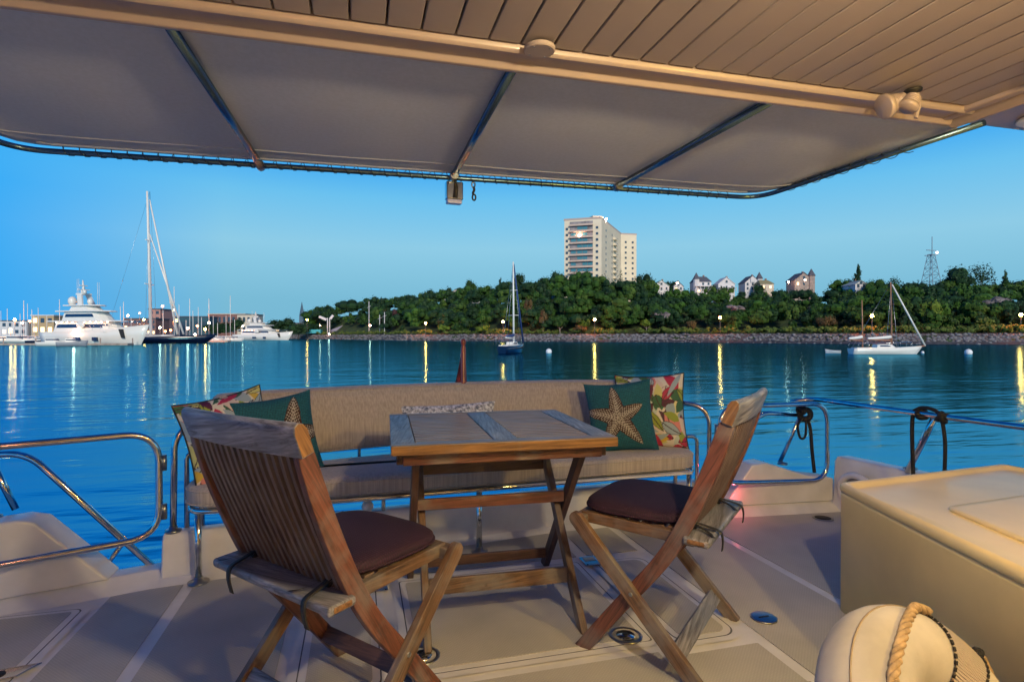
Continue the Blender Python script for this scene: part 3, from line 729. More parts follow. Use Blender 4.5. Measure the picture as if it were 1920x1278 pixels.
house(1272, Wd(1272) + 18, 547, 526, 20, 'small white house with a dark roof right of the green roof', lit=1)
house(1318, Wd(1318) + 14, 545, 515, 34, 'grand white house with a columned front and dark hip roof', gable_front=False, porch=True, turret=(-.8, 10.5))
house(1362, Wd(1362) + 12, 547, 517, 34, 'white house with one wide front gable and porch', roof=HWHITE, porch=True)
house(1411, Wd(1411) + 16, 545, 514, 32, 'white victorian house with dormer and dark steep roof', dormer=True, turret=(.9, 10.5))
house(1438, Wd(1438) + 10, 545, 522, 28, 'cream house with warm lit windows right of the dormer house', wall=HCREAM, lit=2, gable_front=False, roof=mat('roof_olive', (0.3, 0.28, 0.14), .7))
house(1507, Wd(1507) + 8, 541, 508, 38, 'brown shingled house with a pointed turret', wall=mat('shingle', (0.36, 0.30, 0.27), .8, noise=(1, .2)), turret=(.85, 10.5), lit=1)
house(1614, Wd(1614) - 14, 540, 524, 24, 'small white cottage half hidden in the trees above the ketch', roof=mat('roof_sage', (0.35, 0.42, 0.40), .7))
for (u, v, lb) in ((1270, 531, 'beside the small white house'), (1310, 545, 'on the garden terrace'), (1322, 544, 'on the garden terrace'), (1334, 543, 'on the garden terrace'), (1478, 529, 'left of the turret house'), (1509, 525, 'in front of the turret house'), (1038, 538, 'in front of the long low building')):
    D = shoreD(u) + W(u) - 1; p = at(u, D, None, v); g = ground(u, D)
    rt = empty('garden_lamp', (p.x, p.y, g - .3), 0, ({1310: 'left', 1322: 'middle', 1334: 'right'}[u] + ' one of three small lights in a row below the grand white house' if 'terrace' in lb else 'small warm street light ' + lb + ' on the hilltop'), 'street lamp', 'lights along the garden terrace' if 'terrace' in lb else 'street lights among the hilltop houses')
    MB().tube([(0, 0, 0), (0, 0, p.z - g + .2)], .08, 6).build('post', IRON, rt); MB().sphere((0, 0, p.z - g + .35), .38, 6).build('bulb', LAMPO if v > 535 else LAMPC, rt)

# lattice pylon ------------------------------------------------------------------
D = shoreD(1745) + W(1745) + 30; k = D / FPX; p = at(1745, D, None, 540)
py = empty('lattice_pylon', p, VIEWR + .3, 'steel lattice power pylon with crossarms on the skyline', 'pylon'); H1 = (540 - 478) * k; H2 = (540 - 444) * k
fr = MB(); b0, b1 = 12 * k, 4 * k
cor = [(-1, -1), (1, -1), (1, 1), (-1, 1)]
def pc(i, t): s = b0 + (b1 - b0) * t; return Vector((cor[i][0] * s, cor[i][1] * s, H1 * t))
for i in range(4):
    fr.tube([pc(i, -.3), pc(i, 1)], .13, 5)
    for j in range(5):
        fr.tube([pc(i, j / 5), pc((i + 1) % 4, (j + 1) / 5)], .06, 4); fr.tube([pc((i + 1) % 4, j / 5), pc(i, (j + 1) / 5)], .06, 4); fr.tube([pc(i, j / 5), pc((i + 1) % 4, j / 5)], .06, 4)
PYL = mat('galvanised', (0.22, 0.32, 0.40), .6)
fr.build('tower_frame', PYL, py, fix=False)
MB().box((0, 0, H1), (9 * k, 9 * k, .5)).tube([(-16 * k, 0, H1 - .5), (16 * k, 0, H1 + .3)], .2, 5).tube([(-12 * k, 0, H1 + 2), (12 * k, 0, H1 + 2)], .18, 5).build('crossarm', PYL, py, fix=False)
MB().tube([(2 * k, 0, H1), (2 * k, 0, H2)], .16, 6).build('antenna', PYL, py)
MB().sphere((15 * k, 0, H1 + 1.2), .5, 6).build('beacon', mat('beacon', (1, .7, .8), .5, emit=((1, .75, .85), 4)), py)

# ---------------------------------------------------------------- boats
def hull(mb, L, B, H, sheer=0.4, rake=1.2, stern=0.75, draft=0.4, n=18, y0=0):
    """x = forward, waterline z = 0"""
    secs = []
    for i in range(n + 1):
        t = i / n; x = -L / 2 + L * t
        w = B / 2 * (stern + (1 - stern) * math.sin(min(1, t / .45) * math.pi / 2)) if t < .45 else B / 2 * max(0.015, (1 - ((t - .45) / .55) ** 2.2))
        h = H * (0.80 + sheer * max(0, (t - .35) / .65) ** 1.7)
        fx = rake * max(0, (t - .6) / .4) ** 2
        secs.append([Vector((x + fx, -w, h)), Vector((x + fx * .55, -w * .93, h * .5)), Vector((x - fx * 0.1, -w * .70, 0.02)), Vector((x - fx * .3, -w * .3, -draft)),
                     Vector((x - fx * .3, w * .3, -draft)), Vector((x - fx * .1, w * .70, .02)), Vector((x + fx * .55, w * .93, h * .5)), Vector((x + fx, w, h))])
    mb.loft(secs, True)
def tier(mb, x0, x1, w0, z0, z1, rf=1.0, rb=.3, wt=.85):
    """superstructure deck house with a rounded raked front"""
    def ring(xa, xb, w, z):
        pts = [(xa, -w), (xb - w * .9, -w), (xb - w * .35, -w * .75), (xb, -w * .25), (xb, w * .25), (xb - w * .35, w * .75), (xb - w * .9, w), (xa, w)]
        return [Vector((x, y, z)) for x, y in pts]
    mb.loft([ring(x0, x1, w0, z0), ring(x0 + rb, x1 - rf, w0 * wt, z1)], False)
def motor_yacht(u, D, L, heading, label, H=4.0, full=True):
    """heading: rotation about z relative to bow pointing right in the view"""
    p = at(u, D, WZ)
    root = empty('motor_yacht', p, VIEWR + heading, label, 'motor yacht', 'white motor yachts at the marina'); s = L / 34.0
    B = 7.6 * s; m = MB(); hull(m, L, B, 3.9 * s, .42, 2.6 * s, .86, .5)
    m.build('hull', YWHITE, root)
    dk = [('main_deck_house', -L * .34, L * .30, B * .43, 3.0 * s, 5.5 * s, 2.2 * s), ('upper_deck_house', -L * .26, L * .19, B * .38, 5.7 * s, 7.9 * s, 2.6 * s), ('flybridge', -L * .20, L * .08, B * .30, 8.1 * s, 9.3 * s, 2.0 * s)]
    for nm, x0, x1, w, z0, z1, rf in dk:
        m = MB(); tier(m, x0, x1, w, z0, z1, rf, .6 * s); b = m.build(nm, YWHITE, root)
        m = MB(); tier(m, x0 - 2.0 * s, x1 + .5 * s, w * 1.13, z1 + .003, z1 + .28 * s, .3, 0, .98); m.build('deck_overhang', YWHITE, b)
        if nm != 'flybridge':
            m = MB(); zc = z0 + (z1 - z0) * .42; tier(m, x0 + 1.0 * s, x1 - .55 * rf + .18, w * .955, zc, zc + (z1 - z0) * .34, rf * .34, .2 * s, .955)
            m.build('window_band', YGLASS, b)
    # hull ports
    for sx, wd in ((-L * .07, 2.4), (L * .12, 1.6)):
        for sd in (-1, 1): MB().box((sx, sd * B * .455, 1.4 * s), (wd * s, B * .07, .8 * s)).build('hull_port', YGLASS, root)
    for sd in (-1, 1):
        m = MB(); r_ = Matrix.Rotation(R(-18 * sd), 3, 'Z')
        m.add([r_ @ Vector(v) for v in ((-.8 * s, sd * .05, 1.1 * s), (.5 * s, sd * .05, 1.1 * s), (0, sd * .05, -1.0 * s), (.9 * s, sd * .05, -1.0 * s), (-.8 * s, -sd * .2, 1.1 * s), (.5 * s, -sd * .2, 1.1 * s), (0, -sd * .2, -1.0 * s), (.9 * s, -sd * .2, -1.0 * s))], [(0, 1, 3, 2), (4, 6, 7, 5), (0, 4, 5, 1), (2, 3, 7, 6), (0, 2, 6, 4), (1, 5, 7, 3)])
        m.build('anchor_pocket', BLACK, root, loc=(L * .36, sd * B * .30, 2.6 * s))
    # radar arch, mast, domes
    m = MB()
    for sd in (-1, 1): m.beam((-2.8 * s, sd * 2.0 * s, 9.3 * s), (-4.0 * s, sd * 1.2 * s, 12.2 * s), .5 * s, 1.5 * s, (1, 0, 0))
    m.box((-4.0 * s, 0, 12.2 * s), (2.4 * s, 3.0 * s, .4 * s)); m.tube([(-4 * s, 0, 12.2 * s), (-4.4 * s, 0, 15.6 * s)], [.5 * s, .16 * s], 8)
    m.box((-4.1 * s, 0, 13.3 * s), (.4 * s, 3.6 * s, .2 * s)); m.box((-4.2 * s, 0, 14.3 * s), (.5 * s, 2.4 * s, .2 * s)); m.build('radar_mast', YWHITE, root)
    for q, r_ in (((-8.4 * s, 0, 10.6 * s), 1.15 * s), ((-1.6 * s, 0, 10.4 * s), .8 * s), ((-5.6 * s, 1.0 * s, 12.9 * s), .6 * s), ((-2.4 * s, -1.0 * s, 12.7 * s), .5 * s)): MB().sphere(q, r_, 8).build('radome', YWHITE, root)
    for xx, hh in ((-7.2 * s, 16), (.4 * s, 15)):
        for q in (0, .6): MB().tube([(xx + q, .5, 9.2 * s), (xx + q, .5, hh * s)], .05, 5).build('whip_antenna', YWHITE, root)
    m = MB(); 
    for sd in (-1, 1):
        pts = [Vector((L * (.02 + .075 * i), sd * B / 2 * (1 - max(0, (.52 + .075 * i - .45) / .55) ** 2.2) * .96, 4.3 * s + 1.25 * s * (i / 6) ** 1.6)) for i in range(7)]
        m.tube(pts, .05 * s, 5)
        for q in pts: m.tube([q, q - Vector((0, 0, 1.1 * s))], .035 * s, 4)
    m.build('bow_rail', STEEL, root, fix=False)
    for i in range(10 if full else 5): MB().sphere((-L * .3 + i * 2.1 * s, -B * .455, 5.35 * s),   .09 * s, 5).build('deck_light', LAMPC, root)
    MB().sphere((-L * .02, -B * .5, 4.7 * s), 1.0 * s, 8, (1.5, .5, .9)).build('tender_cover', YWHITE, root)
    return root
MY = motor_yacht(178, 158, 32, R(-14), 'large white motor yacht with domed radar mast at the left marina'); MY.scale = (1, 1, 1.22)
MY2 = motor_yacht(492, 330, 36, R(-16), 'smaller looking white motor yacht alone right of the tall mast', full=False)
q_ = MY
MB().sphere((0, 0, 0), .34, 6).build('dock_floodlight', LAMPC, MY, loc=(-2.0, -4.4, 2.6))

def sailboat(u, D, L, H, heading, label, hullm, mastm=MASTW, name='sloop', cat='sailboat', boom=True, cover=SAILB, mizzen=None, fb=1.0, jib=True, sprit=0, group=None, mast_r=0.09, mx=0.06):
    p = at(u, D, WZ); root = empty(name, p, VIEWR + heading, label, cat, group)
    B = L * .28; m = MB(); hull(m, L, B, fb, .35, L * .09, .62, .3, 16); m.build('hull', hullm, root)
    MB().prism([(x, y) for x, y in ((-L * .45, -B * .28), (L * .2, -B * .33), (L * .42, -B * .06), (L * .42, B * .06), (L * .2, B * .33), (-L * .45, B * .28))], fb * .78, fb * .92).build('deck', YWHITE, root)
    m = MB(); tier(m, -L * .14, L * .18, B * .24, fb * .9, fb * .9 + .45, .6, .1); cb = m.build('cabin', YWHITE, root)
    m = MB(); tier(m, -L * .10, L * .13, B * .235, fb * .9 + .14, fb * .9 + .32, .3, .1, .98); m.build('cabin_window', YGLASS, cb)
    def rig(x, h, r_, bl, z0):
        ms = MB(); ms.tube([(x, 0, z0), (x - h * .01, 0, z0 + h * .6), (x - h * .02, 0, z0 + h)], [r_, r_ * .9, r_ * .6], 8)
        mo = ms.build('mast', mastm, root)
        sp = MB()
        for f, w in ((.36, .9), (.66, .65)): sp.tube([(x - h * .01, -w * B * .38, z0 + h * f), (x - h * .01, w * B * .38, z0 + h * f)], r_ * .28, 5)
        sp.build('spreader', mastm, mo)
        if bl:
            MB().tube([(x, 0, z0 + 1.0), (x - bl, 0, z0 + 1.15)], r_ * .7, 7).build('boom', mastm, root)
            if cover is not None: MB().tube(catmull([(x - .1, 0, z0 + 1.5), (x - bl * .5, 0, z0 + 1.35), (x - bl * .97, 0, z0 + 1.28)], 5), [.22 - .008 * i for i in range(11)], 8).build('sail_cover', cover, root)
        return z0 + h
    z0 = fb * .85
    zt_ = rig(L * mx, H - z0, mast_r, L * .38, z0)
    rg_ = MB()
    bow = (L * .5 + L * .06 + sprit, 0, fb * 1.15)
    for sd in (-1, 1): rg_.tube([(L * mx, sd * B * .42, fb * .9), (L * mx, sd * B * .3, z0 + (H - z0) * .36), (L * mx - .1, 0, zt_ - .2)], .022 + D * 0.00008, 4)
    rg_.tube([(-L * .48, 0, fb * .9), (L * mx - .1, 0, zt_)], .02 + D * .00006, 4)
    rg_.build('rigging', STEELD, root, fix=False)
    if jib: MB().tube([bow, (L * mx, 0, zt_ - .3)], [.13, .10], 6).build('furled_jib', YWHITE if not jib == 'navy' else SAILB, root)
    if sprit: MB().tube([(L * .5, 0, fb * 1.05), bow], .09, 6).build('bowsprit', mastm, root)
    if mizzen: rig(mizzen[0] * L, mizzen[1], mast_r * .8, L * .22, z0)
    pm_ = MB()
    for sd in (-1, 1):
        pts = [Vector((x * L, sd * B * .42 * (1 - max(0, (x + .05) / .5) ** 2.2), fb * (.95 + .3 * max(0, x) * 1.6) + .55)) for x in (-.46, -.3, -.15, 0, .15, .3, .42)]
        pm_.tube(pts, .02, 4)
        for q in pts: pm_.tube([q, q - Vector((0, 0, .55))], .02, 4)
    pm_.build('lifelines', STEEL, root, fix=False)
    return root
# big sloop at the marina: tall white mast
bs = sailboat(293, 200, 34, 53, R(8), 'huge sailing yacht with a very tall white mast and dark blue hull', NAVY, name='sailing_yacht', cat='sailing yacht', cover=None, fb=2.6, jib=True, mast_r=0.55, mx=-0.05)
for o in bs.children:
    if o.name.startswith('furled_jib'):
        bpy.data.objects.remove(o)
        break
Lb = 34
for k, (x1, w) in enumerate(((7.0, .46), (9.0, .38))):
    MB().tube([(x1, 0, 3), (-1.9, 0, 50 - k * 12)], [w, w * .5], 6).build('furled_headsail', MASTW, bs)
# moored sloop, centre
sl = sailboat(961, 82, 8.5, 13.1, R(70), 'dark blue sloop moored in mid harbour with furled blue sails', NAVY, name='sloop', fb=1.25, jib='navy', group=None, mast_r=.15)
MB().tube([(-4.2, .9, 1.0), (-4.3, .9, 2.6)], .03, 5).build('stern_pole', STEELD, sl)
# the white ketch on the right
kt = sailboat(1657, 76, 8.8, 9.6, R(0), 'low white two masted ketch with wooden spars and white boom covers', YWHITE, MASTWOOD, 'ketch', 'ketch', cover=MASTW, mizzen=(-.32, 6.4), fb=.95, sprit=.6, mast_r=.11, mx=.12)
# dinghy astern of the ketch
def small_boat(u, D, L, heading, label, hm, cabin=True, name='motorboat', cat='motorboat', group=None, fb=.8, mast=0):
    root = empty(name, at(u, D, WZ), VIEWR + heading, label, cat, group); m = MB(); hull(m, L, L * .34, fb, .35, L * .05, .85, .2, 12); m.build('hull', hm, root)
    MB().prism([(-L * .45, -L * .12), (L * .3, -L * .11), (L * .3, L * .11), (-L * .45, L * .12)], fb * .6, fb * .72).build('thwart', DOCK if not cabin else YWHITE, root)
    if cabin:
        m = MB(); tier(m, -L * .2, L * .2, L * .12, fb * .8, fb * .8 + L * .13, L * .08, 0); c = m.build('cabin', YWHITE, root)
        m = MB(); tier(m, -L * .18, L * .185, L * .121, fb * .8 + L * .06, fb * .8 + L * .1, L * .03, 0, .97); m.build('cabin_window', YGLASS, c)
    if mast: MB().tube([(0, 0, fb), (0, 0, mast)], L * .008 + .05, 6).build('mast', MASTW, root); MB().tube([(0, 0, fb + 1), (-L * .35, 0, fb + 1.1)], .12, 6).build('boom', MASTW, root)
    return root
small_boat(1562, 80, 1.9, R(170), 'small white dinghy floating astern of the ketch', YWHITE, False, 'dinghy', 'dinghy', fb=.5)
gx = random.Random(77)
MORE = []
for i, u in enumerate((2, 22, 38, 52, 64, 88, 112, 216, 226, 246, 306, 336, 349, 362, 378, 392, 408, 424, 432)):
    mh_ = (15, 9, 13, 18, 11, 13, 18, 9, 15, 11, 13, 18, 9, 15, 11, 18, 9, 13, 21)[i]
    MORE.append((u, gx.uniform(230, 300), gx.uniform(7, 11), gx.uniform(-25, 25), 'moored white boat with a %s mast %s' % ({9: 'stubby', 11: 'short', 13: 'middling', 15: 'tall', 18: 'very tall', 21: 'towering'}[mh_],'far left of the large yacht stern' if u < 70 else 'masked by the large yacht' if u < 250 else 'just right of the tall mast' if u < 350 else 'left of the smaller yacht'), YWHITE, True, mh_))
for (u, D, L, hd, lb, m_, cb, mast) in tuple(MORE) + (
    (30, 210, 12, 10, 'white motorboat at the far left edge of the marina', YWHITE, True, 0),
    (45, 235, 12, -12, 'white boat with one mast at the far left of the marina', YWHITE, True, 17),
    (8, 220, 9, 20, 'white cruiser cut by the left edge of the photo', YWHITE, True, 0),
    (78, 178, 8, 12, 'dark blue motorboat left of the large yacht stern', NAVY, True, 0),
    (345, 235, 12, -8, 'white motorboat right of the tall mast', YWHITE, True, 0),
    (385, 250, 14, 14, 'long white cruiser midway between the two yachts', YWHITE, True, 0),
    (327, 250, 11, 5, 'white sailboat close right of the tall mast with a slim mast', YWHITE, True, 24),
    (356, 270, 11, 5, 'white sailboat with a slim mast behind the motorboats', YWHITE, True, 20),
    (415, 270, 9, -14, 'small white motorboat near the smaller yacht stern', YWHITE, True, 0),
    (440, 300, 10, -10, 'white boat with a short mast beside the smaller yacht', YWHITE, True, 11),
    (60, 250, 10, 6, 'second masted boat in the left marina, darker hull', NAVY, True, 14),
    (232, 260, 10, 0, 'masted boat moored behind the large yacht bow', YWHITE, True, 18),
    (14, 262, 10, -6, 'third masted boat at the left edge, behind the cruisers', YWHITE, True, 15),
    (72, 275, 10, 9, 'masted boat nearest the yellow lit shed', YWHITE, True, 16),
    (372, 290, 10, 3, 'masted boat in front of the teal shed', YWHITE, True, 17),
    (400, 300, 10, 9, 'masted boat left of the smaller yacht stern', YWHITE, True, 13),
    (318, 215, 8, 30, 'white motorboat under the furled headsails of the big sailing yacht', YWHITE, True, 0),
    (100, 140, 7, 8, 'white tender tied to the dock before the large yacht', YWHITE, True, 0),
    (135, 138, 6, 22, 'grey inflatable tender at the dock before the large yacht', mat('tender_grey', (.3, .32, .36), .6), True, 0)):
    small_boat(u, D, L, R(hd), lb, m_, cb, 'sailboat' if mast else 'motorboat', 'sailboat' if mast else 'motorboat', 'small boats at the marina', fb=1.2, mast=mast)
for (u, v, r_, lb) in ((1029, 659, .42, 'white mooring buoy right of the blue sloop'), (1816, 661, .45, 'white mooring buoy right of the ketch'), (1730, 659, .2, 'tiny pale buoy off the ketch bow')):
    D = (CAMH - WZ) * FPX / (v + 3 - HORV)
    b = empty('mooring_buoy', at(u, D, WZ), 0, lb, 'buoy', 'mooring buoys'); MB().sphere((0, 0, r_ * .55), r_, 10).build('float', BUOYM, b)
    MB().tube([(0, 0, r_ * 1.4), (0, 0, r_ * 1.75)], r_ * .12, 6).build('eye', IRON, b)
# docks
for (u0, u1, D, lb) in ((-60, 245, 150, 'floating timber dock in front of the large yacht'), (318, 430, 225, 'floating timber dock with small boats right of the tall mast')):
    a = at(u0, D, WZ + .25); b = at(u1, D, WZ + .25); d = empty('floating_dock', a, 0, lb, 'dock', 'floating docks')
    MB().beam((0, 0, 0), b - a, 2.4, .5).build('deck_boards', DOCK, d)
    for i in range(int((b - a).length / 8) + 1):
        q = (b - a) * (i / max(1, int((b - a).length / 8))); MB().tube([q + Vector((0, 1.3, -1)), q + Vector((0, 1.3, 1.6))], .16, 7).build('piling', DOCK, d)
# dock lights
g_ = random.Random(9)
DLAB = ['highest lamp above the boats at the far left edge', 'lamp just right of the highest one at the far left', 'lamp over the white masted boat at the far left', 'low lamp on the cruiser side at the far left edge',
 'lamp above the foredeck of the large yacht, on the brick building side', 'lamp between the large yacht bow and the tall mast', 'lamp immediately left of the tall white mast', 'low lamp immediately right of the tall mast foot',
 'low lamp beside the furled headsails of the big sailing yacht', 'lamp high behind the furled headsails of the big sailing yacht', 'middle lamp in front of the teal shed', 'lamp in front of the right half of the teal shed',
 'low lamp over the long white cruiser', 'lamp high over the long white cruiser', 'lamp at mid height against the tall pinkish building', 'white masthead like lamp alone above the teal shed', 'lowest lamp, at water level by the dock right of the tall mast',
 'low lamp between the two furled headsails', 'lowest lamp at the far left, by the water', 'lamp over the stern of the smaller yacht', 'lamp on the tender at the dock before the large yacht', 'lamp in the dark trees left of the quay light mast']
for i, (u, v) in enumerate(((28, 600), (42, 606), (56, 603), (20, 618), (240, 592), (262, 588), (270, 600), (300, 615), (320, 620), (330, 602), (352, 616), (370, 612), (385, 618), (392, 606), (305, 575), (325, 582), (366, 628), (310, 622), (30, 635), (455, 611), (138, 624), (576, 600))):
    D = 255 if u > 70 and u < 290 else 215
    if u > 430: D = 400
    p = at(u, D, None, v); c = (LAMPW, LAMPC, LAMPO)[i % 3]
    rt = empty('dock_lamp', (p.x, p.y, WZ), 0, DLAB[i], 'lamp', 'lamps along the marina docks')
    MB().tube([(0, 0, -.5), (0, 0, p.z - WZ)], .07, 5).build('post', IRON, rt); MB().sphere((0, 0, p.z - WZ + .2), .38 if D < 300 else .5, 5).build('bulb', c, rt)
# waterfront buildings behind the marina
def block(u, D, wpx, vtop, vbase, m_, label, rows=2, cols=5, lit=1, roof=ROOFD, dep=14, gab=False):
    vtop += 6
    k = D / FPX; W_ = wpx * k; H = (vbase - vtop) * k; z = CAMH + (HORV - vbase) * k; p = at(u, D, z)
    root = empty('waterfront_building', p, VIEWR, label, 'building', 'buildings behind the marina')
    MB().box((0, dep / 2, H / 2 - 3), (W_, dep, H + 6)).build('wall', m_, root)
    if gab: MB().prism([(-W_ / 2 - .5, 0), (W_ / 2 + .5, 0), (0, H * .35)], 0, 1, lambda x, y, z_: Vector((x, -.4 + z_ * (dep + .8), H + y))).build('roof', roof, root)
    else: MB().box((0, dep / 2, H + .3), (W_ + .8, dep + .8, .6)).build('roof', roof, root)
    pts = [(Vector(((i + .5) / cols * W_ - W_ / 2, -.06, H * (j + .5) / rows)), 0) for j in range(rows) for i in range(cols)]
    windows_on(root, pts[lit:], W_ / cols * .5, H / rows * .5, WIN)
    if lit: windows_on(root, pts[:lit], W_ / cols * .5, H / rows * .5, WINLIT)
block(20, 330, 60, 596, 628, HWHITE, 'pale shed at the far left behind the marina', 2, 5, 3)
block(80, 330, 42, 586, 626, mat('lit_shed', (0.5, 0.36, 0.2), .7), 'shed with bright yellow lit front left of the large yacht', 2, 3, 4, HWHITE)
block(262, 350, 60, 592, 628, BRICK, 'brick building with many lights behind the large yacht bow', 3, 7, 8)
block(290, 380, 22, 574, 626, mat('pink_brick', (0.5, 0.28, 0.24), .8), 'tall narrow pinkish building directly behind the tall mast', 4, 2, 1)
block(350, 420, 80, 588, 628, mat('teal_shed', (0.03, 0.10, 0.14), .7), 'long dark teal shed right of the tall mast', 1, 6, 1)
block(425, 470, 70, 583, 628, BRICK, 'long brick building with flat roof on the rise', 2, 8, 2, HCREAM)
block(462, 460, 34, 584, 626, HCREAM, 'cream building beside the long brick one', 2, 4, 0)
block(545, 520, 60, 600, 630, mat('grey_shed', (0.2, 0.2, 0.25), .8), 'low grey building behind the smaller yacht bow', 1, 6, 1)
block(165, 360, 90, 600, 628, mat('purple_shed', (0.18, 0.14, 0.20), .8), 'dark low building behind the large yacht', 1, 7, 3)
# church spire
SPIRE = mat('hazed_spire', (0.10, 0.17, 0.24), .9)  # blue-grey haze of distance is mixed into this colour
cs = empty('church', at(564, 700, 3), VIEWR, 'distant church with a thin pointed spire', 'church')
MB().box((0, 4, 10), (5, 5, 26)).build('tower', SPIRE, cs); MB().lathe([(3.4, 23), (.2, 40)], (0, 4, 0), n=4, smooth=False).build('spire', SPIRE, cs); MB().box((14, 8, 8), (20, 10, 18)).build('nave', BRICK, cs)
# dark trees behind the marina
for i, (u, D, h, rx, lb) in enumerate(((440, 400, 12, 8, 'dark tree left of the smaller yacht'), (405, 410, 11, 8, 'dark tree behind the long cruiser'), (520, 520, 16, 10, 'dark tree right of the smaller yacht'), (545, 520, 17, 9, 'dark tree below the church spire'), (585, 500, 19, 12, 'dark tree right of the church spire'), (560, 430, 10, 8, 'dark bushy tree behind the quay'), (575, 440, 11, 9, 'dark bushy tree by the turquoise marquee'))):
    p = at(u, D, 0); rt = empty('broadleaf_tree', (p.x, p.y, 0), 0, lb, 'tree', 'trees behind the marina'); m = MB(); leaf_crown(m, (0, 0, h * .55), rx, rx, h * .5, 500, .8, random.Random(i), 8); m.build('crown', FOL2, rt, fix=False)
    MB().tube([(0, 0, -2), (0, 0, h * .5)], .4, 6).build('trunk', BARK, rt)
# grey shed, marquee, white mast with a fountain like head, quay wall
k = 430 / FPX; p = at(662, 432, CAMH + (HORV - 627) * k)
s_ = empty('boat_shed', p, VIEWR, 'low grey shed with a broad sloping roof on the left shore', 'shed')
MB().box((0, 6, 1.2), (34, 12, 3.4)).build('wall', mat('shed_wall', (0.2, 0.2, 0.24), .8), s_); MB().add([(-19, -1, 2.6), (19, -1, 2.6), (19, 14, 2.6), (-19, 14, 2.6), (-5, 6, 9), (9, 6, 9)], [(0, 1, 5, 4), (1, 2, 5), (2, 3, 4, 5), (3, 0, 4), (3, 2, 1, 0)]).build('roof', mat('shed_roof', (0.26, 0.26, 0.33), .8), s_)
for xx in (-14, -9, 8): MB().box((xx, -.05, 1.0), (3, .15, 2.2)).build('door', HWHITE, s_)
p = at(588, 436, CAMH + (HORV - 621) * 436 / FPX); t_ = empty('marquee', p, VIEWR, 'small turquoise marquee on the left quay', 'marquee'); MB().box((0, 2, 0), (11, 5, 2.8)).build('awning', PALEB, t_)
p = at(616, 424, 2.0); t_ = empty('light_mast', p, VIEWR, 'white quay mast with two wing shaped tops', 'mast'); MB().tube([(-.7, 0, 0), (-.7, 0, 12.5)], .4, 6).tube([(.9, 0, 0), (.9, 0, 12.5)], .4, 6).build('post', HWHITE, t_)
MB().beam((-7, 0, 13.5), (-1.5, 0, 11.2), .5, 1.8).beam((1.4, 0, 11.8), (3.5, 0, 14.5), .5, 1.8).build('wing_top', HWHITE, t_)
for u, vt, lb in ((692, 565, 'tallest white pole right of the grey shed'), (712, 590, 'short white pole right of the grey shed'), (721, 585, 'second short white pole near the grassy slope')):
    D = shoreD(u) + 14; p = at(u, D, None, vt); rt = empty('flag_pole', (p.x, p.y, 0), VIEWR, lb, 'pole', 'white poles near the shed'); MB().tube([(0, 0, 0), (0, 0, p.z)], .22, 6).build('shaft', HWHITE, rt); MB().tube([(-1.2, 0, p.z * .82), (1.2, 0, p.z * .88)], .12, 5).build('yardarm', HWHITE, rt)

# ================================================================== OUR BOAT: deck, transom, bulwarks
def baseY(x):
    return interp([-2.2, -1.4, -.9, -.6, .07, .6, 1.1, 1.7, 2.28, 2.95, 3.3], [2.5, 2.745, 2.89, 2.925, 2.985, 3.05, 3.115, 3.11, 3.066, 3.0, 2.95], x)
xs = [-2.2 + i * (5.3 / 40) for i in range(41)]
inner = [(x, baseY(x)) for x in xs]
dkp = [(-2.2, -1.6), (3.1, -1.6)] + [(x, y + .02) for x, y in reversed(inner)]
deck = tag(MB().prism(dkp, -.12, 0).build('deck', GEL), 'beige nonskid aft deck panels divided by smooth pale gelcoat strips', None, None, 'structure')
def clipY(poly): return [(x, min(y, baseY(x) - .06)) for x, y in poly]
def subd(poly, n=8):
    out = []
    for i, a in enumerate(poly):
        b = poly[(i + 1) % len(poly)]
        for k in range(n): out.append((a[0] + (b[0] - a[0]) * k / n, a[1] + (b[1] - a[1]) * k / n))
    return out
PAN = [(-1.03, -1.55, -.765, 3.2), (-.715, -1.55, -.27, 3.2), (1.45, -1.55, 1.925, 3.2), (1.975, -1.55, 2.98, 3.2),
       (-.22, 2.69, .10, 3.2), (.16, 2.69, 1.06, 3.2), (1.12, 2.69, 1.40, 3.2), (-.22, -1.55, .10, 1.76), (.16, -1.55, 1.02, 1.80), (1.07, -1.55, 1.40, 1.76)]
for x0, y0, x1, y1 in PAN:
    MB().prism(clipY(subd([(x0, y0), (x1, y0), (x1, y1), (x0, y1)], 6)), .0005, .004).build('nonskid_panel', NONSKID, deck)
JOINT = mat('hatch_joint', (0.10, 0.11, 0.14), .8)
def hatch(x0, y0, x1, y1, r, nm='hatch'):
    fr = MB(); o = rrect(x0 - .03, y0 - .03, x1 + .03, y1 + .03, r + .03); i_ = rrect(x0, y0, x1, y1, r); i2 = rrect(x0 + .005, y0 + .005, x1 - .005, y1 - .005, r)
    n = len(o)
    # raised rim, dark joint, lid
    fr.add([(x, y, .0055) for x, y in o] + [(x, y, .0055) for x, y in i_], [(k, (k + 1) % n, n + (k + 1) % n, n + k) for k in range(n)])
    h = fr.build(nm, GEL, deck, fix=False)
    MB().add([(x, y, .0052) for x, y in i_] + [(x, y, .0052) for x, y in i2], [(k, (k + 1) % n, n + (k + 1) % n, n + k) for k in range(n)]).build('joint', JOINT, h, fix=False)
    MB().prism(i2, .001, .006).build('lid_edge', GEL, h)
    MB().prism(rrect(x0 + .03, y0 + .03, x1 - .03, y1 - .03, max(.01, r - .02)), .0062, .0085).build('lid', NONSKID, h)
    return h
hatch(1.12, 1.83, 1.375, 2.60, .06); hatch(-.20, 1.83, .07, 2.60, .06); hatch(.17, 1.87, 1.04, 2.62, .015); hatch(-1.75, 0.4, -1.09, 2.70, .03)
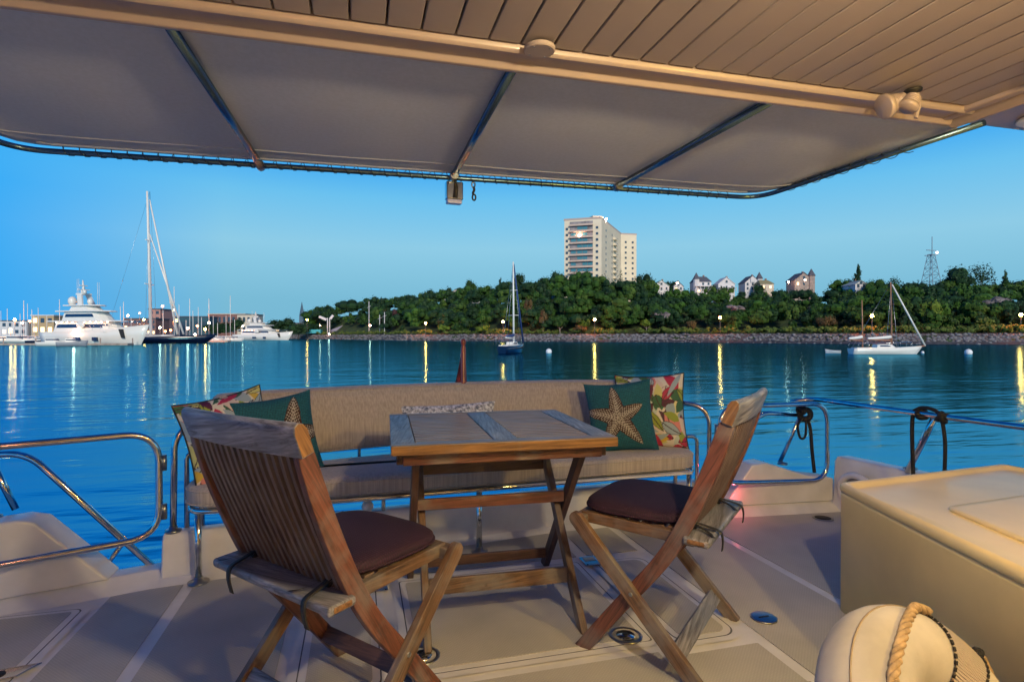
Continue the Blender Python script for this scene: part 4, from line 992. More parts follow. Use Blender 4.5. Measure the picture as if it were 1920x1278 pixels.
# foot of the cove along the transom
cv = MB(); cv.loft([[Vector((x, y - .045, .0)), Vector((x, y + .03, .05)), Vector((x, y + .03, 0))] for x, y in inner], False); cv.build('cove', GEL, deck, fix=False)
# hull shell below the deck
tag(MB().prism([(-2.15, -1.6), (3.08, -1.6)] + [(x, y + .10) for x, y in reversed(inner)], -1.9, -.125).build('hull_shell', GEL), 'white hull of our boat under the aft deck', 'boat hull', None, 'structure')

def wall_run(name, x0, x1, h, label, th=.13, n=24):
    secs = []
    for i in range(n + 1):
        x = x0 + (x1 - x0) * i / n; y = baseY(x)
        prof = [(0, -.13), (-.012, 0), (.012, h - .03), (.03, h), (th - .03, h), (th, h - .03), (th, -.13)]
        secs.append([Vector((x, y + a, z)) for a, z in prof])
    m = MB(); m.loft(secs, False); return tag(m.build(name, GEL, bevel=.012), label, 'wall')
wall_run('transom_wall', -.87, 2.13, .215, 'low white transom wall running behind the settee')
wall_run('gate_sill', -2.1, -.875, .055, 'low white sill under the port gate', .16, 12)
wall_run('gate_sill', 2.135, 2.96, .055, 'low white sill under the starboard gate', .16, 12)
def wedge(name, prof, label, th=.14):
    # prof: (x, z) ccw in the transom plane
    m = MB(); n = len(prof)
    vs = [Vector((x, baseY(x) + .012, z)) for x, z in prof] + [Vector((x, baseY(x) + .012 + th, z)) for x, z in prof]
    m.add(vs, [tuple(range(n)), tuple(reversed(range(n, 2 * n)))] + [(i, (i + 1) % n, (i + 1) % n + n, i + n) for i in range(n)])
    return tag(m.build(name, GEL, bevel=.012), label, 'bulwark', 'white quarter bulwarks')
wedge('quarter_bulwark', [(-2.1, .05), (-1.06, .05), (-1.30, .345), (-1.36, .365), (-2.1, .33)], 'white wedge shaped bulwark block behind the port gate')
wedge('quarter_bulwark', [(2.20, .05), (2.97, .05), (2.97, .20), (2.78, .225), (2.50, .315), (2.40, .305)], 'white wedge shaped bulwark block behind the starboard gate')
# starboard side bulwark
m = MB(); secs = []
for i in range(25):
    t = i / 24; y = 3.02 - 4.6 * t; x = 2.97 + .14 * min(1, t * 4) ; h = .34 + .03 * t
    secs.append([Vector((x + a, y, z)) for a, z in ((0, -.13), (-.01, 0), (.01, h - .03), (.03, h), (.12, h), (.15, h - .03), (.15, -.13))])
m.loft(secs, False); sb = tag(m.build('side_bulwark', GEL, bevel=.01), 'white starboard bulwark with a rope port beside the gate', 'bulwark')
# hawse opening: stainless lipped recess
hp = MB(); q = Vector((2.965, 2.82, .16))
ring = [q + Vector((-.012, math.cos(a) * .12, math.sin(a) * .10)) for a in [i * math.pi / 12 for i in range(24)]]
hp.tube(ring, .022, 8, closed=True); hp.build('hawse_rim', GEL, sb)
hp2 = MB(); hp2.add([(q.x - .004, q.y + math.cos(i * math.pi / 12) * .115, q.z + math.sin(i * math.pi / 12) * .095) for i in range(24)], [tuple(range(24))]); hp2.build('hawse_recess', mat('recess', (0.25, 0.23, 0.22), .6), sb)
MB().tube([(q.x - .05, q.y + .06, q.z - .03), (q.x - .05, q.y - .06, q.z - .04)], .012, 8).build('cleat', STEEL, sb)

# ---------------------------------------------------------------- hardtop roof, awning
ZC = 1.90
roof = empty('ceiling', (0, 0, ZC), 0); tag(roof, 'cream tongue and groove hardtop ceiling with a moulded edge', None, None, 'structure')
px0 = .6880 - .0885 * 34
for i in range(54):
    x = px0 + i * .0885
    if x > 1.98: break
    x1 = min(x + .0885, 2.02)
    MB().box(((x + x1) / 2, -.05, .015), (x1 - x - .005, 3.06, .02)).build('plank', PLANK, roof, bevel=.003, seg=1)
MB().box((-.1, -.05, .035), (4.6, 3.1, .012)).build('plank_groove', mat('groove', (0.16, 0.10, 0.08), .8), roof)
m = MB()
prof = [(1.485, .022), (1.49, -.006), (1.50, -.014), (1.51, -.004), (1.565, -.004), (1.575, -.022), (1.592, -.022), (1.60, -.010), (1.603, .12), (1.485, .12)]
secs = [[Vector((x, y, z)) for y, z in prof] for x in (-2.6, -1.5, -.5, .5, 1.2, 2.06)]
m.loft(secs, False); m.build('edge_moulding', TRIMC, roof, bevel=.004)
m = MB(); prof2 = [(2.0, .022), (2.01, -.008), (2.03, -.012), (2.05, -.002), (2.10, -.024), (2.13, -.012), (2.15, .0), (2.15, .12), (2.0, .12)]
m.loft([[Vector((x, y, z)) for x, z in prof2] for y in (1.60, 1.0, 0, -1.6)], False); m.build('side_moulding', TRIMC, roof, bevel=.004)
MB().prism(rrect(2.06, -1.6, 3.6, 1.60, .04), .0, .12).build('outer_roof', TRIMC, roof, bevel=.01)
MB().prism(rrect(2.28, .2, 3.3, 1.55, .08), -.012, -.0005).build('roof_panel', GEL, roof, bevel=.004)
# round cover plate
rc = empty('cover_plate', (.472, 1.468, ZC - .004), 0, 'round cream cover plate with four screws on the ceiling edge', 'cover plate')
MB().lathe([(.042, .0), (.042, -.009), (.039, -.0115), (.001, -.0118)], n=32, smooth=False).build('plate', PLANK, rc)
for a in (45, 135, 225, 315): MB().lathe([(.003, -.0112), (.003, -.0128), (.001, -.013)], (.031 * math.cos(R(a)), .031 * math.sin(R(a)), 0), n=8).build('screw', STEELD, rc)
# square fitting at right edge
sf = empty('ceiling_speaker', (1.89, 1.17, ZC - .001), 0, 'small rectangular cream fitting at the right end of the ceiling', 'ceiling fitting')
MB().prism(rrect(-.05, -.035, .09, .035, .01), -.014, .01).build('housing', TRIMC, sf, bevel=.003); MB().prism(rrect(-.035, -.022, .08, .022, .006), -.0165, -.0135).build('grille', GEL, sf)
# floodlight: twin ribbed heads on a black bracket
fl_ = empty('deck_floodlight', (1.70, 1.42, ZC), R(-12), 'cream ribbed floodlight hanging from a black bracket under the roof', 'floodlight'); fl_.scale = (.72, .72, .72)
MB().lathe([(.035, .0), (.034, -.008), (.012, -.018)], n=20).build('mount', BLACK, fl_)
MB().tube(fillet([(0, 0, -.01), (-.03, 0, -.045), (-.06, .01, -.055)], .02), .008, 8).build('bracket', BLACK, fl_)
m = MB(); rot_ = Matrix.Rotation(R(-112), 3, 'Y')
pr = [(.012, -.02)]
for i in range(8): pr += [(.030 + .002 * i, -.005 + i * .009), (.030 + .002 * i, .000 + i * .009), (.024 + .002 * i, .001 + i * .009), (.024 + .002 * i, .0035 + i * .009)]
pr += [(.052, .07), (.054, .09), (.048, .094)]
m.lathe(pr, (-.05, .0, -.045), 20, rot_); m.build('lamp_head', TRIMC, fl_)
m = MB(); m.lathe(pr[:18] + [(.042, .045), (.036, .055)], (-.035, -.045, -.055), 18, Matrix.Rotation(R(-150), 3, 'Y')); m.build('lamp_head', TRIMC, fl_)
MB().tube(catmull([(.015, .0, -.01), (.03, 0, -.05), (.02, 0, -.10), (.012, 0, -.125)], 6), .0085, 8).build('cable', TRIMC, fl_)

# awning frame: laced canvas
aw = empty('awning', (0, 0, 0), 0, 'grey lilac canvas awning laced to a steel tube frame', 'awning')
ZA = 1.845
fr_pts = fillet([(-1.44, 1.62, ZA + .03), (-1.30, 2.64, ZA), (2.03, 2.565, ZA), (2.115, 1.50, ZA + .02)], .13, 10)
TUBED = mat('awning_tube', (0.10, 0.17, 0.24), 0.25, 0.9)
MB().tube(fr_pts, .0115, 12).build('frame_tube', TUBED, aw)
def yaft(x): return 2.60 - .021 * (x)
cl = MB(); NXc = 60
def clothpt(a, b):
    xl = -1.58 + (.03) * 1; x = -1.31 - .10 * (1 - b) + a * (3.36 + .19 * (1 - b)); y0 = 1.60; y1 = yaft(x) - .002
    c = min(a, 1 - a) * 3.40
    if c < .16: y1 -= .16 - math.sqrt(max(0, .16 ** 2 - (.16 - c) ** 2))
    y = y0 + (y1 - y0) * b
    z = ZA + .026 + .046 * (1 - b) - 0.010 * math.sin(math.pi * b) * math.sin(a * math.pi * 4) ** 2
    if b > .96: z -= (b - .96) * .25
    ez = min(1, max(0, c / .10)) ** .7; z = (ZA + .013 + .012 * (1 - b)) * (1 - ez) + z * ez
    return Vector((x, y, z))
cl.grid(clothpt, NXc, 24); co = cl.build('canvas', AWN, aw, fix=False); md = co.modifiers.new('s', 'SOLIDIFY'); md.thickness = .004; md.offset = 1
hemm = MB()
hemm.tube([clothpt(a / 60, .985) + Vector((0, 0, -.001)) for a in range(2, 59)], .0045, 6).build('hem', AWN, aw)
hs = MB()
hs.tube([clothpt(a / 60, .90) + Vector((0, 0, -.0025)) for a in range(0, 61)], .0022, 5).build('seam', AWN, aw)
for (xt, yt, xa, ya) in ((-.459, 1.598, -.405, 2.656), (.435, 1.598, .418, 2.60), (1.324, 1.598, 1.217, 2.575)):
    MB().tube([(xt, yt, ZC - .001), (xa, ya - .01, ZA + .004)], .0145, 12).build('cross_bar', TUBED, aw)
    MB().tube([(xa, ya - .05, ZA + .001), (xa, ya - .005, ZA + .001)], .019, 12).build('bar_clamp', STEELD, aw)
hp_ = []
for i in range(54 * 8):
    x = -1.14 + i * (3.0 / (54 * 8)); y = 2.612 - .0212 * x; t = i * math.pi / 4
    hp_.append(Vector((x + .004 * math.sin(t), y - .006 + math.cos(t) * .027, ZA + .004 + math.sin(t) * .019)))
lc = MB(); lc.tube(hp_, .0016, 4)
hp_ = []
for i in range(9 * 8):
    t_ = i / 72; y = 2.42 - t_ * .68; x = 2.065 + .03 * t_; t = i * math.pi / 4
    hp_.append(Vector((x - .010 + math.cos(t) * .020, y, ZA + .008 + math.sin(t) * .016)))
MB().tube(hp_, .0016, 4).build('lacing', BLACKROPE, aw, fix=False)
lc.build('lacing', BLACKROPE, aw, fix=False)
# stern light + shackle
st = empty('stern_light', (.425, 2.61, ZA), R(5), 'boxy grey stern light hanging under the awning frame', 'lamp')
MB().prism(rrect(-.040, -.022, .040, .022, .008), -.10, -.018).build('housing', STEEL, st, bevel=.006); MB().prism(rrect(-.036, -.02, .034, .02, .008), -.118, -.100).build('lens', mat('lens', (0.5, 0.55, 0.9), .2), st, bevel=.004)
MB().tube([(0, 0, .0), (.004, -.024, -.05), (.0, -.026, -.095)], .011, 8).build('arm', BLACK, st)
shk = empty('snap_shackle', (.515, 2.605, ZA - .012), 0, 'small dark snap shackle hanging beside the stern light', 'shackle')
MB().tube([Vector((math.cos(a) * .008, 0, -.012 + math.sin(a) * .012)) for a in [j * math.pi / 6 for j in range(12)]], .0035, 6, closed=True).build('ring', STEELD, shk)
MB().tube(catmull([(0, 0, -.022), (.004, 0, -.035), (-.002, 0, -.05), (.003, 0, -.06)], 4), .006, 7).tube([Vector((.003 + math.cos(a) * .008, 0, -.07 + math.sin(a) * .014)) for a in [j * math.pi / 6 for j in range(12)]], .004, 6, closed=True).build('hook', BLACK, shk)

# ---------------------------------------------------------------- rails and gates
TR = .0145
def gate(name, pts, label, hinge_x, yh):
    root = empty(name, (0, 0, 0), 0, label, 'gate', 'stainless tube gates')
    MB().tube(fillet(pts, .13, 8, closed=True), TR, 12, closed=True).build('frame', STEEL, root)
    for z in (.33, .55):
        MB().tube([(hinge_x, yh, z - .035), (hinge_x, yh, z + .035)], .012, 10).box((hinge_x, yh, z), (.022, .010, .03)).build('hinge', STEELD, root)
    return root
gate('boarding_gate', [(-2.05, 2.40, .685), (-.868, 2.87, .688), (-.866, 2.87, .222), (-2.05, 2.40, .222)], 'wide stainless tube gate on the port side', -.850, 2.88)
gate('boarding_gate', [(2.112, 3.0, .69), (2.925, 3.02, .685), (2.925, 3.02, .185), (2.112, 3.0, .228)], 'stainless tube gate on the starboard side', 2.09, 3.0)
sr = empty('stern_rail', (0, 0, 0), 0, 'curved stainless hoops holding the settee back on the transom wall', 'rail')
MB().tube(fillet([(-.834, 2.95, .21), (-.826, 2.95, .70), (-.60, 3.10, .735), (-.50, 3.19, .73)], .12, 8), TR, 12).build('hoop', STEEL, sr)
MB().tube(fillet([(2.066, 3.04, .21), (2.066, 3.04, .69), (1.86, 3.20, .715), (1.6, 3.36, .72)], .12, 8), TR, 12).build('hoop', STEEL, sr)
MB().tube(catmull([(-.5, 3.19, .73), (.08, 3.44, .72), (.6, 3.52, .72), (1.2, 3.5, .72), (1.6, 3.36, .72)], 8), TR, 10).build('back_tube', STEEL, sr)
for x, y in ((-.834, 2.95), (2.066, 3.04)): MB().lathe([(.035, .213), (.035, .222), (.018, .226), (.018, .24)], (x, y, 0), 16).build('base_flange', STEELD, sr)
for s_, pts in ((0, [(-.79, 3.0, .2), (-.79, 3.0, .56), (-.735, 3.02, .56), (-.73, 3.02, .2)]), (1, [(2.02, 3.1, .2), (2.02, 3.1, .50), (1.90, 3.12, .50), (1.88, 3.12, .2)])):
    MB().tube(fillet(pts, .04, 8), .012, 10).build('inner_hoop', STEEL, sr)
for x in (.0, 1.25): MB().tube([(x, 3.34 + .02 * x, .36), (x, 3.36 + .02 * x, .56)], .009, 8).build('back_bracket', STEELD, sr)
# outboard boarding handrails
br = empty('boarding_rail', (0, 0, 0), 0, 'bent stainless handrail sloping down outside the port gate', 'rail', 'outboard boarding handrails')
MB().tube(fillet([(-1.75, 3.0, .585), (-1.43, 3.0, .605), (-.80, 3.0, -.11)], .09, 8), TR, 12).build('tube', STEEL, br)
MB().tube([(-1.055, 3.0, .165), (-1.16, 3.0, .02)], .011, 10).build('strut', STEEL, br)
MB().tube([(-1.485, 3.03, .345), (-1.60, 3.05, .60)], .014, 10).build('stanchion', STEEL, br)
MB().lathe([(.035, .358), (.035, .366), (.016, .37)], (-1.485, 2.86, 0), 14).build('base_flange', STEELD, br)
br2 = empty('boarding_rail', (0, 0, 0), 0, 'bent stainless handrail rising outside the starboard gate', 'rail', 'outboard boarding handrails')
MB().tube(fillet([(2.02, 3.2, -.05), (2.303, 3.2, .30), (2.56, 3.2, .615), (2.90, 3.18, .585)], .08, 8), TR, 12).build('tube', STEEL, br2)
# starboard side rail with stanchions
srl = empty('side_rail', (0, 0, 0), 0, 'long stainless side rail running forward on the starboard bulwark', 'rail')
MB().tube(fillet([(2.78, 3.18, .68), (2.90, 3.12, .705), (2.90, 2.2, .705), (2.95, .6, .71), (3.0, -1.4, .71)], .08, 6), .0145, 12).build('top_tube', STEEL, srl)
MB().tube([(2.71, 3.2, .27), (2.90, 3.16, .70)], .013, 12).build('stanchion', STEEL, srl); MB().lathe([(.032, .28), (.032, .29), (.016, .295)], (2.71, 3.17, -.01), 14).build('base_flange', STEELD, srl)
MB().tube([(3.04, 2.56, .34), (2.92, 2.30, .705)], .016, 12).build('stanchion', STEEL, srl); MB().lathe([(.035, .355), (.035, .362), (.016, .37)], (3.06, 2.56, 0), 14).build('base_flange', STEELD, srl)
# black mooring lines tied on the rail
def knot(mb, c, r, g):
    c = Vector(c)
    for k in range(3):
        ax = Vector((g.uniform(-1, 1), g.uniform(-1, 1), g.uniform(-.5, .5))).normalized(); t1 = ax.orthogonal().normalized(); t2 = ax.cross(t1)
        mb.tube([c + (t1 * math.cos(a) + t2 * math.sin(a)) * r * .75 + ax * r * .35 * math.sin(a) for a in [j * math.pi / 7 for j in range(14)]], r * .42, 7, closed=True)
ml = empty('mooring_line', (2.86, 3.16, .60), 0, 'black rope knotted round the stanchion by the starboard gate, one tail hanging', 'rope', 'black ropes on the starboard rail'); g_ = random.Random(4)
m = MB(); knot(m, (0, -.02, 0), .042, g_); knot(m, (-.03, -.02, .03), .03, g_); m.build('knot', BLACKROPE, ml)
MB().tube(catmull([(.01, -.03, -.02), (.025, -.04, -.10), (.03, -.05, -.24), (.04, -.06, -.38)], 5), .011, 8).build('tail', BLACKROPE, ml)
MB().tube(catmull([(-.03, -.03, -.02), (-.075, -.04, -.07), (-.055, -.04, -.15), (-.015, -.04, -.14), (-.01, -.04, -.04)], 6), .008, 8).build('loop', BLACKROPE, ml)
ml2 = empty('mooring_line', (2.93, 2.31, .70), 0, 'black rope looped over the side rail above the cabinet, two tails hanging', 'rope', 'black ropes on the starboard rail')
m = MB(); knot(m, (-.03, -.06, .0), .03, g_); m.build('knot', BLACKROPE, ml2); m = MB(); knot(m, (-.03, .05, 0), .028, g_); m.build('knot', BLACKROPE, ml2)
MB().tube(catmull([(-.03, -.07, 0), (-.03, -.01, .035), (-.03, .07, .03), (-.03, .105, -.04), (-.02, .105, -.36)], 6), .010, 8).build('tail', BLACKROPE, ml2)
MB().tube(catmull([(-.03, -.06, -.02), (-.03, -.075, -.14), (-.03, -.07, -.36)], 6), .009, 8).build('tail', BLACKROPE, ml2)

# flagstaff
fs_ = empty('flagstaff', (.613, 3.42, .21), 0, 'varnished red wooden flagstaff with a rolled dark flag behind the settee', 'flagstaff')
MB().lathe([(.014, 0), (.017, .3), (.0155, .84), (.011, .852), (.016, .864), (.018, .876), (.013, .889), (.001, .893)], n=16).build('staff', wood('flag_wood', (0.16, 0.03, 0.018), (0.32, 0.08, 0.05), 0, axis=2, rough=.3), fs_)
MB().loft([[Vector((math.cos(a) * (.012 + .075 * t) - .016 * min(1, t * 3) + .004 * math.sin(t * 8), math.sin(a) * (.006 + .012 * t) + .012, .80 - .55 * t)) for a in [i * math.pi / 6 for i in range(12)]] for t in [j / 8 for j in range(9)]]).build('rolled_flag', mat('flag_cloth', (0.01, 0.015, 0.06), .9, noise=(40, .8, (1, 1, .2), (.25, .03, .05))), fs_)

# ---------------------------------------------------------------- settee
ss = empty('stern_settee', (0, 0, 0), 0, 'long curved stern settee with beige woven cushions on steel legs', 'settee')
def seat_front(x): return 2.80 + (x + .70) * .035
m = MB()
px_ = []
# plan outline of the seat cushion, front edge straight, ends rounded
def outline(inset):
    o = []
    x0, x1 = -.77 + inset, 1.93 - inset
    for k in range(9):
        a = R(180 + 90 * k / 8); o.append((x0 + .14 + .14 * math.cos(a), seat_front(x0) + inset + .14 + .14 * math.sin(a)))
    for k in range(9):
        a = R(270 + 90 * k / 8); o.append((x1 - .16 + .16 * math.cos(a), seat_front(x1) + inset + .16 + .16 * math.sin(a)))
    for k in range(13):
        x = x1 - (x1 - x0) * k / 12; bx = interp([-.77, -.5, .08, .6, .95, 1.45, 1.93], [3.12, 3.20, 3.34, 3.40, 3.42, 3.38, 3.28], x); o.append((x, bx - inset))
    return o
secs = []
for z, ins in ((.348, .02), (.352, .006), (.365, 0), (.418, -.002), (.432, .003), (.442, .014), (.448, .05), (.451, .14)):
    secs.append([Vector((x, y, z)) for x, y in outline(ins)])
m.loft(secs, True); seatc = m.build('seat_cushion', UPH, ss)
m2 = MB()
for z in (.3625, .4225):
    m2.tube([Vector((x, y, z)) for x, y in outline(-.0015)], .0035, 6, closed=True)
m2.build('piping', UPH, seatc)
# back cushion
bk = [(-.64, 3.00), (-.56, 3.09), (-.36, 3.19), (.078, 3.32), (.6, 3.40), (.92, 3.42), (1.30, 3.39), (1.55, 3.33), (1.72, 3.24), (1.80, 3.14)]
bp_ = catmull([Vector((x, y, 0)) for x, y in bk], 6)
secs = []
for i, p in enumerate(bp_):
    t = (bp_[min(i + 1, len(bp_) - 1)] - bp_[max(i - 1, 0)]).normalized(); nrm_ = Vector((t.y, -t.x, 0))   # towards the camera
    e = min(i, len(bp_) - 1 - i); k = min(1, (e + .3) / 3.0); k = math.sqrt(max(.05, 1 - (1 - k) ** 2))
    prof = [(.02, .500), (.050, .492), (.085, .505), (.098, .55), (.088, .66), (.050, .78), (.030, .822), (.004, .838), (-.030, .838), (-.055, .825), (-.06, .78), (-.02, .60), (.0, .52)]
    top = .0
    secs.append([Vector((p.x, p.y, 0)) + nrm_ * (a - .02) * 1.0 * (0.4 + .6 * k) + Vector((0, 0, .665 + (z - .665) * (.80 + .2 * k) + top)) for a, z in prof])
m = MB(); m.loft(secs, True); m.build('back_cushion', UPH, ss)
m = MB(); m.tube([s_[6] + Vector((0, -.001, .0)) for s_ in secs], .003, 5).tube([s_[2] for s_ in secs], .003, 5); m.build('back_piping', UPH, ss)
fr = fillet([(-.74, 3.12, .335), (-.755, seat_front(-.75) + .01, .335), (1.91, seat_front(1.91) + .01, .335), (1.90, 3.26, .335)], .13, 8)
MB().tube(fr, .0135, 12).build('seat_tube', STEEL, ss)
MB().box((.58, 3.10, .341), (2.5, .5, .01)).build('seat_board', GEL, ss)
for x, y in ((-.705, 2.85), (.60, 2.885), (1.87, 2.95)):
    l = MB().tube([(x, y, 0.0), (x, y, .335)], .0150, 14).build('leg', STEEL, ss)
    MB().lathe([(.045, 0.0045), (.045, .010), (.020, .014), (.019, .03)], (x, y, 0), 20).build('foot_flange', STEELD, l)
MB().tube([(.12, 3.0, .335), (.12, 3.0, .22)], .010, 8).build('rear_strut', STEEL, ss)
MB().sphere((.04, 2.98, .255), .03, 8).build('end_cap', GEL, ss)

# ---------------------------------------------------------------- pillows
def color_mat(name, rough=.85, bumpsc=0, sub=False):
    m = bpy.data.materials.new(name); m.use_nodes = True; nt = m.node_tree; b = nt.nodes['Principled BSDF']; L = nt.links
    a = nt.nodes.new('ShaderNodeVertexColor'); a.layer_name = 'pattern'; L.new(a.outputs[0], b.inputs['Base Color']); b.inputs['Roughness'].default_value = rough
    tc = nt.nodes.new('ShaderNodeTexCoord'); nz = nt.nodes.new('ShaderNodeTexVoronoi' if bumpsc else 'ShaderNodeTexNoise'); nz.inputs['Scale'].default_value = bumpsc or 14; L.new(tc.outputs['Object'], nz.inputs[0])
    bp = nt.nodes.new('ShaderNodeBump'); bp.inputs['Strength'].default_value = .6 if bumpsc else .3; bp.inputs['Distance'].default_value = .004; L.new(nz.outputs[0], bp.inputs['Height']); L.new(bp.outputs[0], b.inputs['Normal'])
    return m
KNIT = color_mat('knit_pattern', .9, 150); PRINT = color_mat('printed_cotton', .7)
def pillow_shape(w, h, t, sgn, seedv=0):
    g = random.Random(seedv); ph = [g.uniform(0, 6) for _ in range(6)]
    def fn(a, b):
        u = a * 2 - 1; v = b * 2 - 1
        px = u * (1 - .09 * (1 - v * v) * abs(u) ** 2.0 * 1.0); pz = v * (1 - .09 * (1 - u * u) * abs(v) ** 2.0)
        e = max(0, 1 - abs(u) ** 2.6) ** .62 * max(0, 1 - abs(v) ** 2.6) ** .62
        wr = .05 * math.sin(u * 5 + ph[0] + v * 2) * math.sin(v * 4 + ph[1]) + .03 * math.sin(u * 9 + ph[2]) * math.sin(v * 8 + ph[3])
        return Vector((px * w / 2, sgn * t / 2 * e * (1 + wr) , pz * h / 2))
    return fn
def pillow(name, w, h, t, loc, rot, label, colfn, m_, N=110, piping=None, group='throw pillows on the settee'):
    root = empty(name, loc, 0, label, 'pillow', group); root.rotation_euler = rot
    for sgn, nm in ((-1, 'front_cover'), (1, 'back_cover')):
        n = N if sgn < 0 else 30
        m = MB(); m.grid(pillow_shape(w, h, t, sgn, int(w * 1000)), n, n); o = m.build(nm, m_, root, fix=False)
        if sgn > 0: o.data.flip_normals()
        if colfn:
            ca = o.data.color_attributes.new('pattern', 'FLOAT_COLOR', 'POINT'); dat = []
            for i in range(n + 1):
                for j in range(n + 1): dat += [*colfn(i / n * 2 - 1, j / n * 2 - 1), 1]
            ca.data.foreach_set('color', dat)
    if piping:
        f = pillow_shape(w, h, t, 1, int(w * 1000)); ed = [f(i / 16, 0) for i in range(16)] + [f(1, i / 16) for i in range(16)] + [f(1 - i / 16, 1) for i in range(16)] + [f(0, 1 - i / 16) for i in range(16)]
        MB().tube(ed, .0045, 6, closed=True).build('piping', piping, root)
    return root
def starfish(cx, cy, rot0, size, arms=None):
    g = random.Random(3); tab = {}
    def fn(u, v):
        du, dv = u - cx, v - cy; r = math.hypot(du, dv); a = math.atan2(dv, du) - rot0
        k = round(a / (2 * math.pi / 5)); d = a - k * 2 * math.pi / 5
        L_ = size * (1 + .12 * math.sin(k * 2.3)); al = r * math.cos(d) / L_; ac = abs(r * math.sin(d)) / size
        al = max(al, 0)
        wid = (.20 * (1 - al) ** .7 + .075 * math.sqrt(max(0, 1 - al ** 3))) if al < 1 else 0
        n1 = math.sin(u * 61 + v * 23) * math.sin(v * 57 - u * 31); base = (0.010, 0.095 + .02 * n1, 0.130 + .02 * n1)
        h_ = (math.sin(u * 917.1 + v * 531.7) * 43758.5453) % 1
        base = tuple(c * (.65 + .7 * h_) for c in base)
        if al < 1 and ac < wid:
            dk = (0.055, 0.022, 0.014); lt = (0.42, 0.38, 0.32)
            e = ac / wid
            s1 = math.sin(al * 62 + ac * 30) * math.sin(ac * 80 - al * 14)
            if e > .88: return dk
            if e < .30: return lt if s1 > -.25 else dk
            return lt if s1 > .22 else dk
        return base
    return fn
LG = random.Random(21)
def leaf_print(seed, N=110):
    g = random.Random(seed); cols = [(.45, .03, .08), (.10, .015, .05), (.66, .45, .06), (.30, .36, .05), (.04, .13, .06), (.70, .25, .22), (.62, .60, .22), (.33, .42, .48), (.70, .58, .50)]
    lv = []
    for i in range(N):
        lv.append((g.uniform(-1.1, 1.1), g.uniform(-1.1, 1.1), g.uniform(0, 6.283), g.uniform(.18, .40), g.uniform(.06, .14), g.choice(cols), g.choice([0, 0, 1])))
    def fn(u, v):
        u2 = u + .03 * math.sin(v * 6); c = (.74, .68, .58)
        n = math.sin(u * 3.1 + seed) * math.sin(v * 2.7 + 1)
        if n > .45: c = (.72, .64, .30)
        elif n < -.55: c = (.55, .62, .55)
        for x, y, a, l, w, col, vein in lv:
            du, dv = u2 - x, v - y
            if abs(du) > .42 or abs(dv) > .42: continue
            s_ = du * math.cos(a) + dv * math.sin(a); t = -du * math.sin(a) + dv * math.cos(a) - .25 * s_ * s_
            if abs(s_) < l:
                ww = w * (1 - (s_ / l) ** 2) * (1.2 - .3 * s_ / l)
                if abs(t) < ww:
                    c = col
                    if vein and abs(t) < .012: c = (.05, .03, .03)
                    elif abs(t) > ww - .014 and vein: c = (.03, .03, .03)
        return c
    return fn
# (rotations: lean back about x, turn about z)
pillow('leaf_pillow', .42, .46, .13, (1.735, 3.16, .655), (R(-9), R(-3), R(-28)), 'cream pillow with red and yellow leaves at the right end of the settee', leaf_print(5), PRINT, 130, BLACK)
pillow('starfish_pillow', .40, .42, .14, (1.49, 3.07, .645), (R(-12), R(-5), R(-16)), 'teal knitted pillow with a starfish on the right of the settee', starfish(-.14, -.04, R(94), .92), KNIT, 150)
pillow('leaf_pillow', .41, .41, .13, (-.60, 2.99, .640), (R(-14), R(-10), R(34)), 'cream pillow with green and plum leaves at the left end of the settee', leaf_print(12), PRINT, 130, BLACK)
pillow('starfish_pillow', .38, .40, .13, (-.385, 3.01, .628), (R(-12), R(-7), R(20)), 'teal knitted pillow with a starfish at the left behind the chair', starfish(.26, -.10, R(76), 1.05), KNIT, 150)
pillow('lumbar_pillow', .56, .26, .10, (.50, 3.26, .602), (R(-10), R(-2), R(-4)), 'small grey and white woven lumbar pillow in the middle of the settee', None, GREYWEAVE, 40)

# ---------------------------------------------------------------- table
tb = empty('folding_table', (.540, 2.381, 0), R(-2.6), 'square weathered teak folding table with slatted top', 'table')
HW, HD, TT, ZT = .417, .408, .036, .742
tt = empty('tabletop', (0, 0, 0)); tt.parent = tb
del_ = []
def brd(nm, x0, x1, y0, y1, m_, z1=ZT, th=TT, parent=tb, bev=.004):
    return MB().box(((x0 + x1) / 2, (y0 + y1) / 2, z1 - th / 2), (x1 - x0, y1 - y0, th)).build(nm, m_, parent, bevel=bev)
bpy.data.objects.remove(tt)
SB = .085
top = brd('tabletop', -HW, HW, -HD, -HD + .045, TEAK_TOP)           # front rail, its warmer brown edge is a sub-part
MB().box((0, -HD - .0015, ZT - TT / 2 - .001), (2 * HW - .004, .003, TT - .006)).build('front_edge', TEAK_END, top)
brd('rear_rail', -HW, HW, HD - .045, HD, TEAK_TOP)
brd('side_board', -HW, -HW + SB, -HD + .0455, HD - .0455, TEAK_GREY); brd('side_board', HW - SB, HW, -HD + .0455, HD - .0455, TEAK_GREY)
brd('centre_board', -.045, .045, -HD + .0455, HD - .0455, TEAK_GREY)
ns = 19; span = 2 * HD - .096
for (xa, xb) in ((-HW + SB + .003, -.048), (.048, HW - SB - .003)):
    m = MB()
    for i in range(ns):
        y = -HD + .048 + span * (i + .5) / ns; m.box(((xa + xb) / 2, y, ZT - .013), (xb - xa, span / ns - .011, .022))
    m.build('slat_panel', TEAK_TOP, tb, bevel=.002, seg=1, grain=(1, 0, 0))
    MB().box(((xa + xb) / 2, 0, ZT - .014), (xb - xa - .004, span, .016)).build('slat_shade_board', mat('gap_shade', (.012, .009, .008), .9), tb)  # near-black board, paints the shade between the slats as dark lines
brd('apron', -.375, .375, -.352, -.325, TEAK_RED, ZT - TT - .0005, .048); brd('apron', -.375, .375, .325, .352, TEAK_DARK, ZT - TT - .0005, .048)
